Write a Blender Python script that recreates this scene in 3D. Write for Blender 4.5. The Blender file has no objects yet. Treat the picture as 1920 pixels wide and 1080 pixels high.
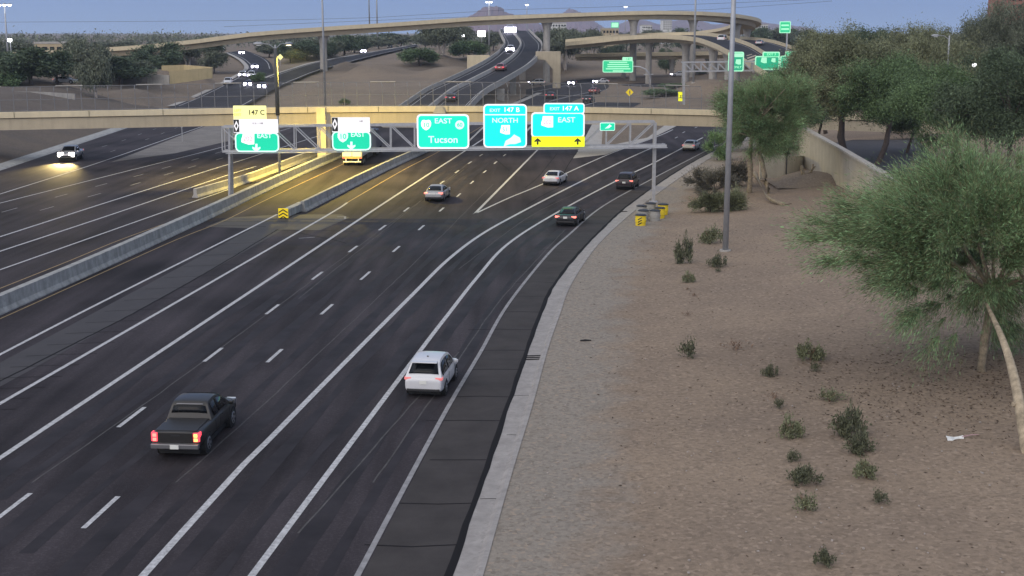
import bpy, math, random
import numpy as np
from mathutils import Vector, Matrix
R = math.radians
random.seed(7)
S = bpy.context.scene
# ---------------------------------------------------------------- camera
H = 17.0; F = 2400.0; PITCH = math.atan(480 / F)
cd = bpy.data.cameras.new('camera'); cam = bpy.data.objects.new('camera', cd)
S.collection.objects.link(cam); S.camera = cam
cd.sensor_width = 36; cd.lens = 36 * F / 1920; cd.clip_start = 0.5; cd.clip_end = 20000
cam.location = (0, 0, H); cam.rotation_euler = (math.pi / 2 - PITCH, 0, 0)
# ---------------------------------------------------------------- sky, sun, exposure
SUN_EL, SUN_AZ = 4.0, 215.0          # azimuth clockwise from +Y (the view direction)
w = bpy.data.worlds.new('World'); S.world = w; w.use_nodes = True
nt = w.node_tree; bg = nt.nodes['Background']
# dusk dome: blue eastern sky ahead, brighter zenith, broad pale afterglow in the west behind the camera
def wn(t): return nt.nodes.new(t)
wtc = wn('ShaderNodeTexCoord'); wsx = wn('ShaderNodeSeparateXYZ'); nt.links.new(wtc.outputs['Generated'], wsx.inputs[0])
wr = wn('ShaderNodeValToRGB'); nt.links.new(wsx.outputs[2], wr.inputs[0]); el = wr.color_ramp.elements
el[0].position = 0.0; el[0].color = (.27, .40, .68, 1); el[1].position = 1.0; el[1].color = (.46, .50, .60, 1)
e_ = el.new(.03); e_.color = (.14, .275, .62, 1); e_ = el.new(.10); e_.color = (.15, .26, .52, 1); e_ = el.new(.30); e_.color = (.25, .34, .56, 1)
wd_ = wn('ShaderNodeVectorMath'); wd_.operation = 'DOT_PRODUCT'; nt.links.new(wtc.outputs['Generated'], wd_.inputs[0])
wd_.inputs[1].default_value = (math.sin(R(SUN_AZ)) * .94, math.cos(R(SUN_AZ)) * .94, .34)
wm = wn('ShaderNodeMapRange'); wm.inputs[1].default_value = 0.0; wm.inputs[2].default_value = 1.0; nt.links.new(wd_.outputs['Value'], wm.inputs[0])
wsc = wn('ShaderNodeVectorMath'); wsc.operation = 'SCALE'; wsc.inputs[0].default_value = (1.16, 1.09, .95); nt.links.new(wm.outputs[0], wsc.inputs['Scale'])
wa = wn('ShaderNodeVectorMath'); wa.operation = 'ADD'; nt.links.new(wr.outputs[0], wa.inputs[0]); nt.links.new(wsc.outputs[0], wa.inputs[1])
wn2 = wn('ShaderNodeTexNoise'); wn2.inputs['Scale'].default_value = 2.2; wn2.inputs['Detail'].default_value = 6
wmp = wn('ShaderNodeMapping'); wmp.inputs['Scale'].default_value = (1, 1, 5); nt.links.new(wtc.outputs['Generated'], wmp.inputs[0]); nt.links.new(wmp.outputs[0], wn2.inputs['Vector'])
wmr = wn('ShaderNodeMapRange'); wmr.inputs[1].default_value = .35; wmr.inputs[2].default_value = .7; wmr.inputs[3].default_value = .94; wmr.inputs[4].default_value = 1.07; nt.links.new(wn2.outputs['Fac'], wmr.inputs[0])
wv = wn('ShaderNodeVectorMath'); wv.operation = 'SCALE'; nt.links.new(wa.outputs[0], wv.inputs[0]); nt.links.new(wmr.outputs[0], wv.inputs['Scale'])
nt.links.new(wv.outputs[0], bg.inputs[0]); bg.inputs[1].default_value = 1.0
sl = bpy.data.lights.new('sun', 'SUN'); sl.energy = 0.55; sl.angle = R(50); sl.color = (1, .80, .66)
so = bpy.data.objects.new('sun', sl); S.collection.objects.link(so)
sd = Vector((math.sin(R(SUN_AZ)) * math.cos(R(30)), math.cos(R(SUN_AZ)) * math.cos(R(30)), math.sin(R(30))))
so.rotation_euler = sd.to_track_quat('Z', 'Y').to_euler()
S.view_settings.view_transform = 'Standard'; S.view_settings.look = 'None'
S.view_settings.gamma = 1; S.view_settings.exposure = 0.12
S.cycles.max_bounces = 5; S.cycles.transparent_max_bounces = 12
# ---------------------------------------------------------------- pixel -> world
cp, sp = math.cos(PITCH), math.sin(PITCH)
def ray(px, py):
    a, b = px - 960, 540 - py
    return Vector((a, F * cp + b * sp, -F * sp + b * cp))
def P(px, py, z=0.0):
    d = ray(px, py); t = (z - H) / d.z
    return Vector((d.x * t, d.y * t, z))
def PY(px, py, Y):
    d = ray(px, py); t = Y / d.y
    return Vector((d.x * t, Y, H + d.z * t))
# ---------------------------------------------------------------- objects
def link(o, parent=None):
    S.collection.objects.link(o)
    if parent is not None: o.parent = parent
    return o
def tag(o, label=None, cat=None, group=None, kind=None):
    if label: o['label'] = label
    if cat: o['category'] = cat
    if group: o['group'] = group
    if kind: o['kind'] = kind
    return o
def thing(name, label, cat, loc=(0, 0, 0), rz=0.0, group=None):
    o = bpy.data.objects.new(name, None); o.empty_display_size = .2
    link(o); o.location = loc; o.rotation_euler = (0, 0, rz)
    return tag(o, label, cat, group)
def kids(o): return [c for c in bpy.data.objects if c.parent == o]
def dup(root, loc, rz=0.0, sc=None, label=None, group=None):
    r = root.copy(); link(r); r.location = loc; r.rotation_euler = (0, 0, rz)
    if sc is not None: r.scale = sc
    if label: r['label'] = label
    if group: r['group'] = group
    for c in list(root.children):
        k = c.copy(); link(k, r)
        for g in c.children:
            q = g.copy(); link(q, k)
    return r
class MB:
    def __init__(s): s.v = []; s.f = []; s.m = []; s.uv = None
    def add(s, vs, fs, m=0):
        b = len(s.v); s.v += [tuple(x) for x in vs]
        for f in fs: s.f.append(tuple(b + i for i in f)); s.m.append(m)
        return s
    def box(s, c, d, m=0, rz=0, rot=None):
        x, y, z = d[0] / 2, d[1] / 2, d[2] / 2
        vs = [Vector((i * x, j * y, k * z)) for k in (-1, 1) for j in (-1, 1) for i in (-1, 1)]
        M = rot if rot is not None else Matrix.Rotation(rz, 3, 'Z')
        vs = [M @ q + Vector(c) for q in vs]
        return s.add(vs, [(0, 2, 3, 1), (4, 5, 7, 6), (0, 1, 5, 4), (2, 6, 7, 3), (0, 4, 6, 2), (1, 3, 7, 5)], m)
    def bar(s, a, b, t, u=None, m=0):
        a, b = Vector(a), Vector(b); d = b - a; u = u or t
        q = d.to_track_quat('Z', 'Y').to_matrix()
        return s.box((a + b) / 2, (t, u, d.length), m, rot=q)
    def tube(s, pts, r, n=8, m=0, cap=True):
        pts = [Vector(p) for p in pts]; rr = r if isinstance(r, (list, tuple)) else [r] * len(pts)
        vs = []; fs = []
        for i, p in enumerate(pts):
            t = (pts[min(i + 1, len(pts) - 1)] - pts[max(i - 1, 0)]).normalized()
            a = t.orthogonal().normalized() if abs(t.z) < .95 else t.cross(Vector((0, 1, 0))).normalized()
            if abs(t.z) < .95: a = t.cross(Vector((0, 0, 1))).normalized()
            b = t.cross(a)
            for k in range(n):
                h = 2 * math.pi * k / n
                vs.append(p + (a * math.cos(h) + b * math.sin(h)) * rr[i])
        for i in range(len(pts) - 1):
            for k in range(n):
                fs.append((i * n + k, i * n + (k + 1) % n, (i + 1) * n + (k + 1) % n, (i + 1) * n + k))
        if cap: fs += [tuple(range(n))[::-1], tuple((len(pts) - 1) * n + k for k in range(n))]
        return s.add(vs, fs, m)
    def prism(s, poly, y0, y1, m=0):       # polygon in XZ, extruded along Y
        n = len(poly)
        vs = [(x, y0, z) for x, z in poly] + [(x, y1, z) for x, z in poly]
        fs = [tuple(range(n)), tuple(range(2 * n - 1, n - 1, -1))] + [(i, i + n, (i + 1) % n + n, (i + 1) % n) for i in range(n)]
        return s.add(vs, fs, m)
    def sweep(s, path, prof, m=0, close=True, cap=True):
        """prof: (lateral to the right of travel, height) pairs; path: world points"""
        path = [Vector(p) for p in path]; n = len(prof); vs = []; fs = []
        for i, p in enumerate(path):
            t = path[min(i + 1, len(path) - 1)] - path[max(i - 1, 0)]; t.z = 0; t.normalize()
            rt = Vector((t.y, -t.x, 0))
            for a, b in prof: vs.append(p + rt * a + Vector((0, 0, b)))
        lim = n if close else n - 1
        for i in range(len(path) - 1):
            for k in range(lim):
                fs.append((i * n + k, (i + 1) * n + k, (i + 1) * n + (k + 1) % n, i * n + (k + 1) % n))
        if close and cap:
            fs += [tuple(range(n)), tuple((len(path) - 1) * n + k for k in range(n))[::-1]]
        return s.add(vs, fs, m)
    def build(s, name, mats, parent=None, smooth=False, bevel=0, sub=0, kind=None):
        me = bpy.data.meshes.new(name); me.from_pydata(s.v, [], s.f)
        for q in (mats if isinstance(mats, (list, tuple)) else [mats]): me.materials.append(q)
        me.polygons.foreach_set('material_index', s.m)
        if smooth: me.polygons.foreach_set('use_smooth', [True] * len(s.f))
        me.update()
        o = bpy.data.objects.new(name, me); link(o, parent)
        if bevel:
            b = o.modifiers.new('bevel', 'BEVEL'); b.width = bevel; b.segments = 2; b.limit_method = 'ANGLE'; b.angle_limit = R(35)
        if sub:
            b = o.modifiers.new('sub', 'SUBSURF'); b.levels = sub; b.render_levels = sub
        if kind: o['kind'] = kind
        return o
def smooth_path(pts, step=2.0):
    pts = [Vector(p) for p in pts]; out = []
    for i in range(len(pts) - 1):
        p0, p1, p2, p3 = pts[max(i - 1, 0)], pts[i], pts[i + 1], pts[min(i + 2, len(pts) - 1)]
        n = max(1, int((p2 - p1).length / step))
        for k in range(n):
            t = k / n
            out.append(.5 * ((2 * p1) + (p2 - p0) * t + (2 * p0 - 5 * p1 + 4 * p2 - p3) * t * t + (3 * p1 - p0 - 3 * p2 + p3) * t ** 3))
    out.append(pts[-1]); return out
def wp(px, z=0.0, step=2.0): return smooth_path([P(a, b, z) for a, b in px], step)
# ---------------------------------------------------------------- materials
MAT = {}
def mat(name, col, rough=.7, metal=0, var=0.0, vscale=2.0, emis=None, estr=0, bump=0.0, bscale=30, spec=.5, island=0.0, coord='Object', speck=None, streak=0.0):
    if name in MAT: return MAT[name]
    m = bpy.data.materials.new(name); m.use_nodes = True; MAT[name] = m
    t = m.node_tree; b = t.nodes['Principled BSDF']; L = t.links.new
    b.inputs['Base Color'].default_value = (*col, 1); b.inputs['Roughness'].default_value = rough
    b.inputs['Metallic'].default_value = metal; b.inputs['Specular IOR Level'].default_value = spec
    tc = t.nodes.new('ShaderNodeTexCoord')
    src = None
    def mixc(a, bcol, fac, typ='MIX'):
        n = t.nodes.new('ShaderNodeMix'); n.data_type = 'RGBA'; n.blend_type = typ
        if hasattr(fac, 'is_linked'): L(fac, n.inputs[0])
        else: n.inputs[0].default_value = fac
        if hasattr(a, 'is_linked'): L(a, n.inputs[6])
        else: n.inputs[6].default_value = (*a, 1)
        if hasattr(bcol, 'is_linked'): L(bcol, n.inputs[7])
        else: n.inputs[7].default_value = (*bcol, 1)
        return n.outputs[2]
    cur = tuple(col)
    if var:
        n = t.nodes.new('ShaderNodeTexNoise'); n.inputs['Scale'].default_value = vscale; n.inputs['Detail'].default_value = 8
        n.inputs['Roughness'].default_value = .65; L(tc.outputs[coord], n.inputs['Vector'])
        r = t.nodes.new('ShaderNodeMapRange'); r.inputs[1].default_value = .3; r.inputs[2].default_value = .7; L(n.outputs['Fac'], r.inputs[0])
        cur = mixc(tuple(c * (1 - var) for c in col), tuple(min(1, c * (1 + var)) for c in col), r.outputs[0])
    if streak:
        mp = t.nodes.new('ShaderNodeMapping'); mp.inputs['Scale'].default_value = (1.2, 1.2, .12); L(tc.outputs[coord], mp.inputs[0])
        n = t.nodes.new('ShaderNodeTexNoise'); n.inputs['Scale'].default_value = 1.5; n.inputs['Detail'].default_value = 6; L(mp.outputs[0], n.inputs['Vector'])
        r = t.nodes.new('ShaderNodeMapRange'); r.inputs[1].default_value = .45; r.inputs[2].default_value = .75; r.inputs[4].default_value = streak; L(n.outputs['Fac'], r.inputs[0])
        cur = mixc(cur, tuple(c * .45 for c in col), r.outputs[0])
    if speck:
        n = t.nodes.new('ShaderNodeTexVoronoi'); n.inputs['Scale'].default_value = speck[0]; L(tc.outputs[coord], n.inputs['Vector'])
        h = t.nodes.new('ShaderNodeSeparateColor'); L(n.outputs['Color'], h.inputs[0])
        r = t.nodes.new('ShaderNodeMapRange'); r.inputs[1].default_value = speck[1]; r.inputs[2].default_value = 1; r.inputs[4].default_value = speck[3]; L(h.outputs[0], r.inputs[0])
        cur = mixc(cur, speck[2], r.outputs[0])
    if island:
        g = t.nodes.new('ShaderNodeNewGeometry')
        r = t.nodes.new('ShaderNodeMapRange'); r.inputs[3].default_value = 1 - island; r.inputs[4].default_value = 1 + island; L(g.outputs['Random Per Island'], r.inputs[0])
        v = t.nodes.new('ShaderNodeVectorMath'); v.operation = 'SCALE'
        if hasattr(cur, 'is_linked'): L(cur, v.inputs[0])
        else: v.inputs[0].default_value = cur
        L(r.outputs[0], v.inputs['Scale']); cur = v.outputs[0]
    if hasattr(cur, 'is_linked'): L(cur, b.inputs['Base Color'])
    if bump:
        n = t.nodes.new('ShaderNodeTexNoise'); n.inputs['Scale'].default_value = bscale; n.inputs['Detail'].default_value = 5; L(tc.outputs[coord], n.inputs['Vector'])
        q = t.nodes.new('ShaderNodeBump'); q.inputs['Strength'].default_value = bump; q.inputs['Distance'].default_value = .05
        L(n.outputs['Fac'], q.inputs['Height']); L(q.outputs[0], b.inputs['Normal'])
    if emis:
        b.inputs['Emission Color'].default_value = (*emis, 1); b.inputs['Emission Strength'].default_value = estr
    return m
def asphalt_mat(name, col, amp):
    """tyre-polished lanes and seam patches: noise stretched along the road"""
    m = mat(name, col, rough=.8, spec=.14, speck=(14, .55, tuple(c * 1.7 for c in col), .5), bump=.25, bscale=18)
    t = m.node_tree; L = t.links.new; b = t.nodes['Principled BSDF']
    old = b.inputs['Base Color'].links[0].from_socket
    tc = t.nodes.new('ShaderNodeTexCoord'); mp = t.nodes.new('ShaderNodeMapping')
    mp.inputs['Rotation'].default_value = (0, 0, R(6)); mp.inputs['Scale'].default_value = (.45, .018, 1); L(tc.outputs['Object'], mp.inputs[0])
    n = t.nodes.new('ShaderNodeTexNoise'); n.inputs['Scale'].default_value = 1.6; n.inputs['Detail'].default_value = 6; L(mp.outputs[0], n.inputs['Vector'])
    n2 = t.nodes.new('ShaderNodeTexNoise'); n2.inputs['Scale'].default_value = .09; n2.inputs['Detail'].default_value = 5; L(tc.outputs['Object'], n2.inputs['Vector'])
    ad = t.nodes.new('ShaderNodeMath'); ad.operation = 'ADD'; L(n.outputs['Fac'], ad.inputs[0]); L(n2.outputs['Fac'], ad.inputs[1])
    r = t.nodes.new('ShaderNodeMapRange'); r.inputs[1].default_value = .7; r.inputs[2].default_value = 1.3; r.inputs[3].default_value = 1 - amp; r.inputs[4].default_value = 1 + amp
    L(ad.outputs[0], r.inputs[0])
    v = t.nodes.new('ShaderNodeVectorMath'); v.operation = 'SCALE'; L(old, v.inputs[0]); L(r.outputs[0], v.inputs['Scale']); L(v.outputs[0], b.inputs['Base Color'])
    return m
M_ASPH = asphalt_mat('asphalt', (.0335, .0285, .0315), .62)
M_ASPH2 = asphalt_mat('asphalt_far', (.029, .028, .032), .25)
M_PATCH = mat('asphalt_patch', (.072, .062, .050), .8, var=.2, vscale=.6)
M_CRACK = mat('crack_seal', (.014, .013, .014), .85, spec=.1)
M_WHITE = mat('road_paint_white', (.41, .41, .42), .85, var=.42, vscale=5.0)
M_FAINT = mat('worn_paint', (.24, .235, .24), .85, var=.3, vscale=2.0)
M_YEL = mat('road_paint_yellow', (.30, .215, .11), .85, var=.25, vscale=2.0)
M_CONC = mat('concrete', (.38, .36, .33), .85, var=.18, vscale=.8, bump=.1, streak=.35)
M_BARR = mat('barrier_concrete', (.31, .31, .30), .85, var=.3, vscale=1.2, streak=.6)
M_GUT = mat('gutter_concrete', (.285, .265, .25), .85, var=.2, vscale=1.5, speck=(6, .7, (.22, .2, .19), .5))
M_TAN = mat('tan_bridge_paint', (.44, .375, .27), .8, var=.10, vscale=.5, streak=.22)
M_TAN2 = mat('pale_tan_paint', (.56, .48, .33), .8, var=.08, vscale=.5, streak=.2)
M_CREAM = mat('cream_wall', (.50, .40, .22), .85, var=.1, vscale=.5, streak=.25)
M_WALL = mat('sound_wall', (.40, .37, .30), .85, var=.12, vscale=.6, streak=.3)
M_STEEL = mat('galvanised_steel', (.42, .42, .43), .45, metal=.6, var=.15, vscale=3)
M_POLE = mat('grey_pole', (.33, .34, .36), .5, metal=.3, var=.1, vscale=2)
M_DARK = mat('dark_metal', (.03, .03, .03), .6)
M_RUB = mat('rubber', (.012, .012, .013), .85)
M_GLASS = mat('car_glass', (.006, .007, .009), .12, spec=.22)
M_TRIM = mat('black_trim', (.02, .02, .022), .5)
M_RIM = mat('alloy_rim', (.35, .35, .37), .35, metal=.8)
M_CHROME = mat('chrome_bumper', (.20, .20, .21), .4, metal=.6)
M_PLATE = mat('licence_plate', (.7, .7, .66), .5)
M_TAIL = mat('tail_lamp_lit', (.4, .02, .02), .3, emis=(1, .07, .11), estr=1.5)
M_TAILP = mat('tail_lamp_bright', (.4, .05, .03), .3, emis=(1, .22, .17), estr=2.2)
M_AMBER = mat('tail_lamp_amber', (.4, .2, .03), .3, emis=(1, .45, .10), estr=3.0)
M_TAILD = mat('tail_lamp_dim', (.45, .10, .10), .3, emis=(1, .3, .3), estr=.5)
M_HEAD = mat('head_lamp_lit', (.9, .9, 1), .2, emis=(.80, .78, 1), estr=22)
M_HEADW = mat('head_lamp_warm', (.9, .9, .8), .2, emis=(1, .93, .86), estr=16)
M_LAMP = mat('luminaire_lit', (.9, .9, .9), .3, emis=(.93, .95, 1), estr=9)
M_SODIUM = mat('sodium_lens', (.9, .85, .6), .3, emis=(1, .86, .55), estr=4)
M_LENS = mat('unlit_lens', (.6, .62, .62), .3)
M_GREENB = mat('sign_bright_green_glow', (.0, .32, .23), .5, emis=(.0, .74, .47), estr=1.0)  # sign emission stands in for light shining on the faces and lettering
M_GREEN = mat('sign_green_glow', (.0, .30, .19), .5, emis=(.0, .62, .34), estr=.85)
M_CYAN = mat('sign_cyan_glow', (.0, .34, .27), .5, emis=(.0, .82, .62), estr=1.1)
M_SWHITE = mat('sign_white_glow', (.7, .7, .7), .5, emis=(1, .96, .97), estr=.55)
M_SLET = mat('sign_letter_glow', (.6, .7, .65), .5, emis=(.62, 1, .85), estr=.75)
M_SPINK = mat('shield_white_glow', (.7, .7, .7), .5, emis=(1, .86, .88), estr=.8)
M_SYEL = mat('sign_yellow_glow', (.55, .5, .02), .5, emis=(.72, .85, .0), estr=.9)
M_SPALE = mat('sign_pale_yellow_glow', (.6, .58, .3), .5, emis=(1, .95, .34), estr=.75)
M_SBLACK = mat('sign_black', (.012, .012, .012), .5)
M_SGREY = mat('sign_faint_letter_glow', (.35, .33, .35), .5, emis=(.45, .42, .45), estr=.2)  # faint print also glows in place of light on the board
M_SBACK = mat('sign_back_aluminium', (.35, .36, .36), .5, metal=.4)
M_FGREEN = mat('sign_green_far_glow', (.02, .35, .16), .5, emis=(.02, .55, .24), estr=.7)  # far sign glow likewise replaces light falling on the panels
M_FMINT = mat('sign_mint_far_glow', (.4, .7, .5), .5, emis=(.30, .85, .50), estr=.6)
M_SAFE = mat('safety_yellow_glow', (.80, .60, .01), .5, emis=(1, .72, .0), estr=.25)  # emission added to the yellow, which is no lamp
M_BARK_P = mat('pale_bark', (.22, .18, .125), .9, var=.5, vscale=5, bump=.6, bscale=9)
M_BARK_D = mat('dark_bark', (.07, .055, .05), .9, var=.3, vscale=4)
M_BARK_W = mat('white_bark', (.42, .37, .33), .9, var=.25, vscale=3)
def leafmat(name, col, isl=.45, var=.35, vs=.5):
    m = mat(name, col, .65, var=var, vscale=vs, island=isl, spec=.25)
    return m
M_PALO = leafmat('palo_verde_leaf', (.158, .252, .118), .6, .5, .55)
M_PALO2 = leafmat('palo_twig', (.19, .20, .10), .4, .3, .5)
M_EUC = leafmat('eucalyptus_leaf', (.125, .142, .098), .5, .4, .3)
M_DKG = leafmat('dense_dark_leaf', (.075, .105, .060), .5, .35, .3)
M_MIDG = leafmat('mid_green_leaf', (.10, .155, .070), .5, .35, .3)
M_OLIVE = leafmat('olive_leaf', (.155, .168, .095), .5, .4, .3)
M_GREY = leafmat('grey_shrub_leaf', (.13, .122, .095), .4, .3, .6)
M_SHRUB = leafmat('desert_shrub_leaf', (.095, .102, .062), .5, .35, 3)
M_DRY = leafmat('dry_twig', (.17, .11, .075), .4, .3, 3)
# ================================================================= SETTING
# edges of the near freeway (photo traces taken to the road plane)
edge_r = [P(800, 1230), *[P(a, b) for a, b in [(843, 1080), (905, 900), (953, 760), (990, 653), (1017, 580), (1040, 533), (1087, 473), (1160, 400), (1215, 358), (1285, 312), (1345, 280), (1430, 242)]]]
gut_r = [P(872, 1230), *[P(a, b) for a, b in [(908, 1080), (958, 900), (1000, 760), (1027, 660), (1050, 593), (1073, 533), (1123, 460), (1187, 400), (1240, 360), (1300, 318), (1358, 284), (1442, 244)]]]
edge_r = [Vector((edge_r[0].x - .3, 8, 0))] + edge_r + [Vector((62, 290, 0))]
gut_r = [Vector((gut_r[0].x - .3, 8, 0))] + gut_r + [Vector((63.5, 290, 0))]
edge_r = smooth_path(edge_r, 1.5); gut_r = smooth_path(gut_r, 1.5)
eY = np.array([p.y for p in edge_r]); eX = np.array([p.x for p in edge_r])
gY = np.array([p.y for p in gut_r]); gX = np.array([p.x for p in gut_r])
def ER(Y): return float(np.interp(Y, eY, eX))
def GR(Y): return float(np.interp(Y, gY, gX))
lcY = [0, 100, 160, 233, 262, 300]; lcX = [-58, -60.5, -64, -69.5, -73, -78]
def LC(Y): return float(np.interp(Y, lcY, lcX))
def V(s):                                   # height of the right verge, s metres from the gutter
    if s < 0: return 0.0
    return .10 + (.02 * min(s, 4) + .05 * max(0, min(s, 34) - 4))
def PV(px, py):
    z = 0.0
    for _ in range(6):
        q = P(px, py, z); z = V(q.x - GR(q.y))
    return Vector((q.x, q.y, z))
# near pavement sheet
mb = MB(); ys = [8 + 3 * i for i in range(94)]; nc = 9
for i, Y in enumerate(ys):
    a, b = LC(Y), ER(Y)
    mb.v += [(a + (b - a) * k / (nc - 1), Y, 0) for k in range(nc)]
for i in range(len(ys) - 1):
    for k in range(nc - 1):
        q = i * nc + k; mb.f.append((q, q + 1, q + nc + 1, q + nc)); mb.m.append(0)
mb.build('freeway_road', M_ASPH, kind='structure')
# gutter
mb = MB(); vs = []; fs = []
Ys = [8 + 1.5 * i for i in range(188)]
for Y in Ys:
    a, b = ER(Y), GR(Y); jig = random.uniform(-.06, .06)
    vs += [(a - .02 + jig, Y, .006), (b - .35, Y, .012), (b - .18, Y, .13), (b, Y, .135), (b, Y, -.2)]
for i in range(len(Ys) - 1):
    for k in range(4):
        q = i * 5 + k; fs.append((q, q + 1, q + 6, q + 5))
mb.add(vs, fs); mb.build('gutter_and_kerb', M_GUT, kind='structure')
# dark seam between asphalt and gutter
mb = MB(); vs = []; fs = []
for Y in Ys:
    a = ER(Y); wv = .04 + .08 * random.random()
    vs += [(a - wv - .06, Y, .0165), (a + .06 + .08 * random.random(), Y, .0165)]
for i in range(len(Ys) - 1): fs.append((2 * i, 2 * i + 1, 2 * i + 3, 2 * i + 2))
mb.add(vs, fs); mb.build('pavement_seam', M_CRACK, kind='structure')
# right verge
offs = [0, .4, 1, 2, 3, 4, 6, 8, 11, 14, 18, 22, 26, 30, 34, 45, 70, 120]
vs = []; fs = []; uvs = []
for Y in Ys:
    g = GR(Y)
    for k, s_ in enumerate(offs):
        vs.append((g + s_, Y, V(s_) + (random.uniform(-.05, .05) if k > 1 else 0))); uvs.append((s_, Y))
n = len(offs)
for i in range(len(Ys) - 1):
    for k in range(n - 1):
        q = i * n + k; fs.append((q, q + 1, q + n + 1, q + n))
def gravel_mat(name, c1, c2, path):
    m = mat(name, c1, .95, spec=.15); t = m.node_tree; L = t.links.new; b = t.nodes['Principled BSDF']
    tc = t.nodes.new('ShaderNodeTexCoord')
    def noise(sc, det=8, ro=.6):
        q = t.nodes.new('ShaderNodeTexNoise'); q.inputs['Scale'].default_value = sc; q.inputs['Detail'].default_value = det; q.inputs['Roughness'].default_value = ro
        L(tc.outputs['Object'], q.inputs['Vector']); return q.outputs['Fac']
    def rng(s_, a, b_, c=0, d=1):
        r = t.nodes.new('ShaderNodeMapRange'); L(s_, r.inputs[0]); r.inputs[1].default_value = a; r.inputs[2].default_value = b_; r.inputs[3].default_value = c; r.inputs[4].default_value = d; return r.outputs[0]
    def mx(f, a, b_, typ='MIX'):
        q = t.nodes.new('ShaderNodeMix'); q.data_type = 'RGBA'; q.blend_type = typ
        for v, i in ((f, 0), (a, 6), (b_, 7)):
            if hasattr(v, 'is_linked'): L(v, q.inputs[i])
            else: q.inputs[i].default_value = v if i == 0 else (*v, 1)
        return q.outputs[2]
    base = mx(rng(noise(.12, 6), .38, .62), c1, c2)
    if path:
        uv = t.nodes.new('ShaderNodeUVMap'); sx = t.nodes.new('ShaderNodeSeparateXYZ'); L(uv.outputs[0], sx.inputs[0])
        ad = t.nodes.new('ShaderNodeMath'); ad.operation = 'ADD'; L(sx.outputs[0], ad.inputs[0]); L(rng(noise(.35, 6), .3, .7, -1.3, 1.3), ad.inputs[1])
        base = mx(rng(ad.outputs[0], 2.6, 4.6, .85, 0), base, path)
    st = mx(rng(noise(5, 10, .75), .35, .65), (.80, .80, .80), (1.15, 1.13, 1.12))
    base = mx(1.0, base, st, 'MULTIPLY')
    vo = t.nodes.new('ShaderNodeTexVoronoi'); vo.inputs['Scale'].default_value = 7; L(tc.outputs['Object'], vo.inputs['Vector'])
    se = t.nodes.new('ShaderNodeSeparateColor'); L(vo.outputs['Color'], se.inputs[0])
    base = mx(rng(se.outputs[0], .6, 1, 0, .42), base, tuple(c * .5 for c in c1))
    base = mx(rng(se.outputs[1], .82, 1, 0, .6), base, tuple(min(1, c * 1.6) for c in c1))
    L(base, b.inputs['Base Color'])
    bp = t.nodes.new('ShaderNodeBump'); bp.inputs['Strength'].default_value = .5; bp.inputs['Distance'].default_value = .08
    L(noise(9, 6, .7), bp.inputs['Height']); L(bp.outputs[0], b.inputs['Normal'])
    return m
M_GRAV = gravel_mat('gravel_verge', (.226, .176, .134), (.276, .214, .158), (.262, .238, .206))
M_DIRT = gravel_mat('desert_ground', (.180, .147, .115), (.222, .178, .135), None)
me = bpy.data.meshes.new('gravel_verge'); me.from_pydata(vs, [], fs); me.materials.append(M_GRAV)
ul = me.uv_layers.new(name='UVMap'); li = np.zeros(len(me.loops), dtype=np.int32); me.loops.foreach_get('vertex_index', li)
ul.data.foreach_set('uv', np.array(uvs, dtype=np.float32)[li].ravel())
me.polygons.foreach_set('use_smooth', [True] * len(fs))
o = link(bpy.data.objects.new('gravel_verge', me)); o['kind'] = 'structure'
# left verge and kerb
offs = [0, .35, .5, 2.2, 2.4, 6, 12, 18, 25, 40, 90]
hz = [.0, .15, .16, .2, .25, 1.0, 2.3, 3.6, 5.0, 5.5, 5.5]
vs = []; fs = []; ms = []
YL = [8 + 3 * i for i in range(95)]
for Y in YL:
    g = LC(Y)
    for k, s_ in enumerate(offs): vs.append((g - s_, Y, hz[k] + (random.uniform(-.08, .08) if k > 4 else .006)))
n = len(offs); mb = MB()
for i in range(len(YL) - 1):
    for k in range(n - 1):
        q = i * n + k; fs.append((q, q + n, q + n + 1, q + 1)); ms.append(0 if k < 3 else 1)
mb.v = vs; mb.f = fs; mb.m = ms
mb.build('sloped_verge', [M_BARR, gravel_mat('slope_dirt', (.115, .097, .082), (.14, .115, .092), None)], kind='structure')
# ---------------------------------------------------------------- far terrain
def rail(px_z):                             # [(px,py,z)] -> world points
    return [P(a, b, c) for a, b, c in px_z]
RAMP = smooth_path([P(612, 348, .02), P(700, 285, .03), P(770, 243, .5)] + rail([(826, 195, 2.0), (855, 172, 3.5), (888, 155, 4.8), (935, 130, 7.0), (962, 112, 8.8), (976, 97, 10.5), (981, 82, 12.6), (973, 70, 14.8)]) + [PY(966, 60, 600), PY(966, 57.5, 660), PY(975, 59, 740)], 4)
WBL = rail([(327, 200, .3), (375, 180, 1.0), (435, 150, 3.0), (466, 130, 4.6), (460, 117, 5.8), (445, 107, 7.0), (427, 99, 8.2)])
WBR = rail([(462, 198, .3), (505, 172, 1.2), (510, 148, 3.1), (512, 130, 4.6), (505, 116, 5.8), (485, 104, 7.2), (457, 94.5, 8.5)])
R2L = rail([(462, 175, 1.0), (500, 147, 3.3), (550, 130, 4.8), (600, 116, 6.2), (700, 98, 8.2), (782, 83.5, 10.2)])
R2R = rail([(462, 199, .3), (520, 166, 1.6), (560, 149, 3.1), (607, 131, 4.7), (700, 106, 7.4), (782, 87, 9.7)])
ctrl = []
for p in RAMP:
    if 270 < p.y < 345: ctrl += [(p.x - 8, p.y, p.z - .9)]
    if p.y > 270: ctrl += [(p.x + 14, p.y, 0.0 if p.y < 520 else 5)]
for a in (WBL, WBR, R2L, R2R): ctrl += [(p.x, p.y, p.z - .5) for p in smooth_path(a, 12)]
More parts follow.
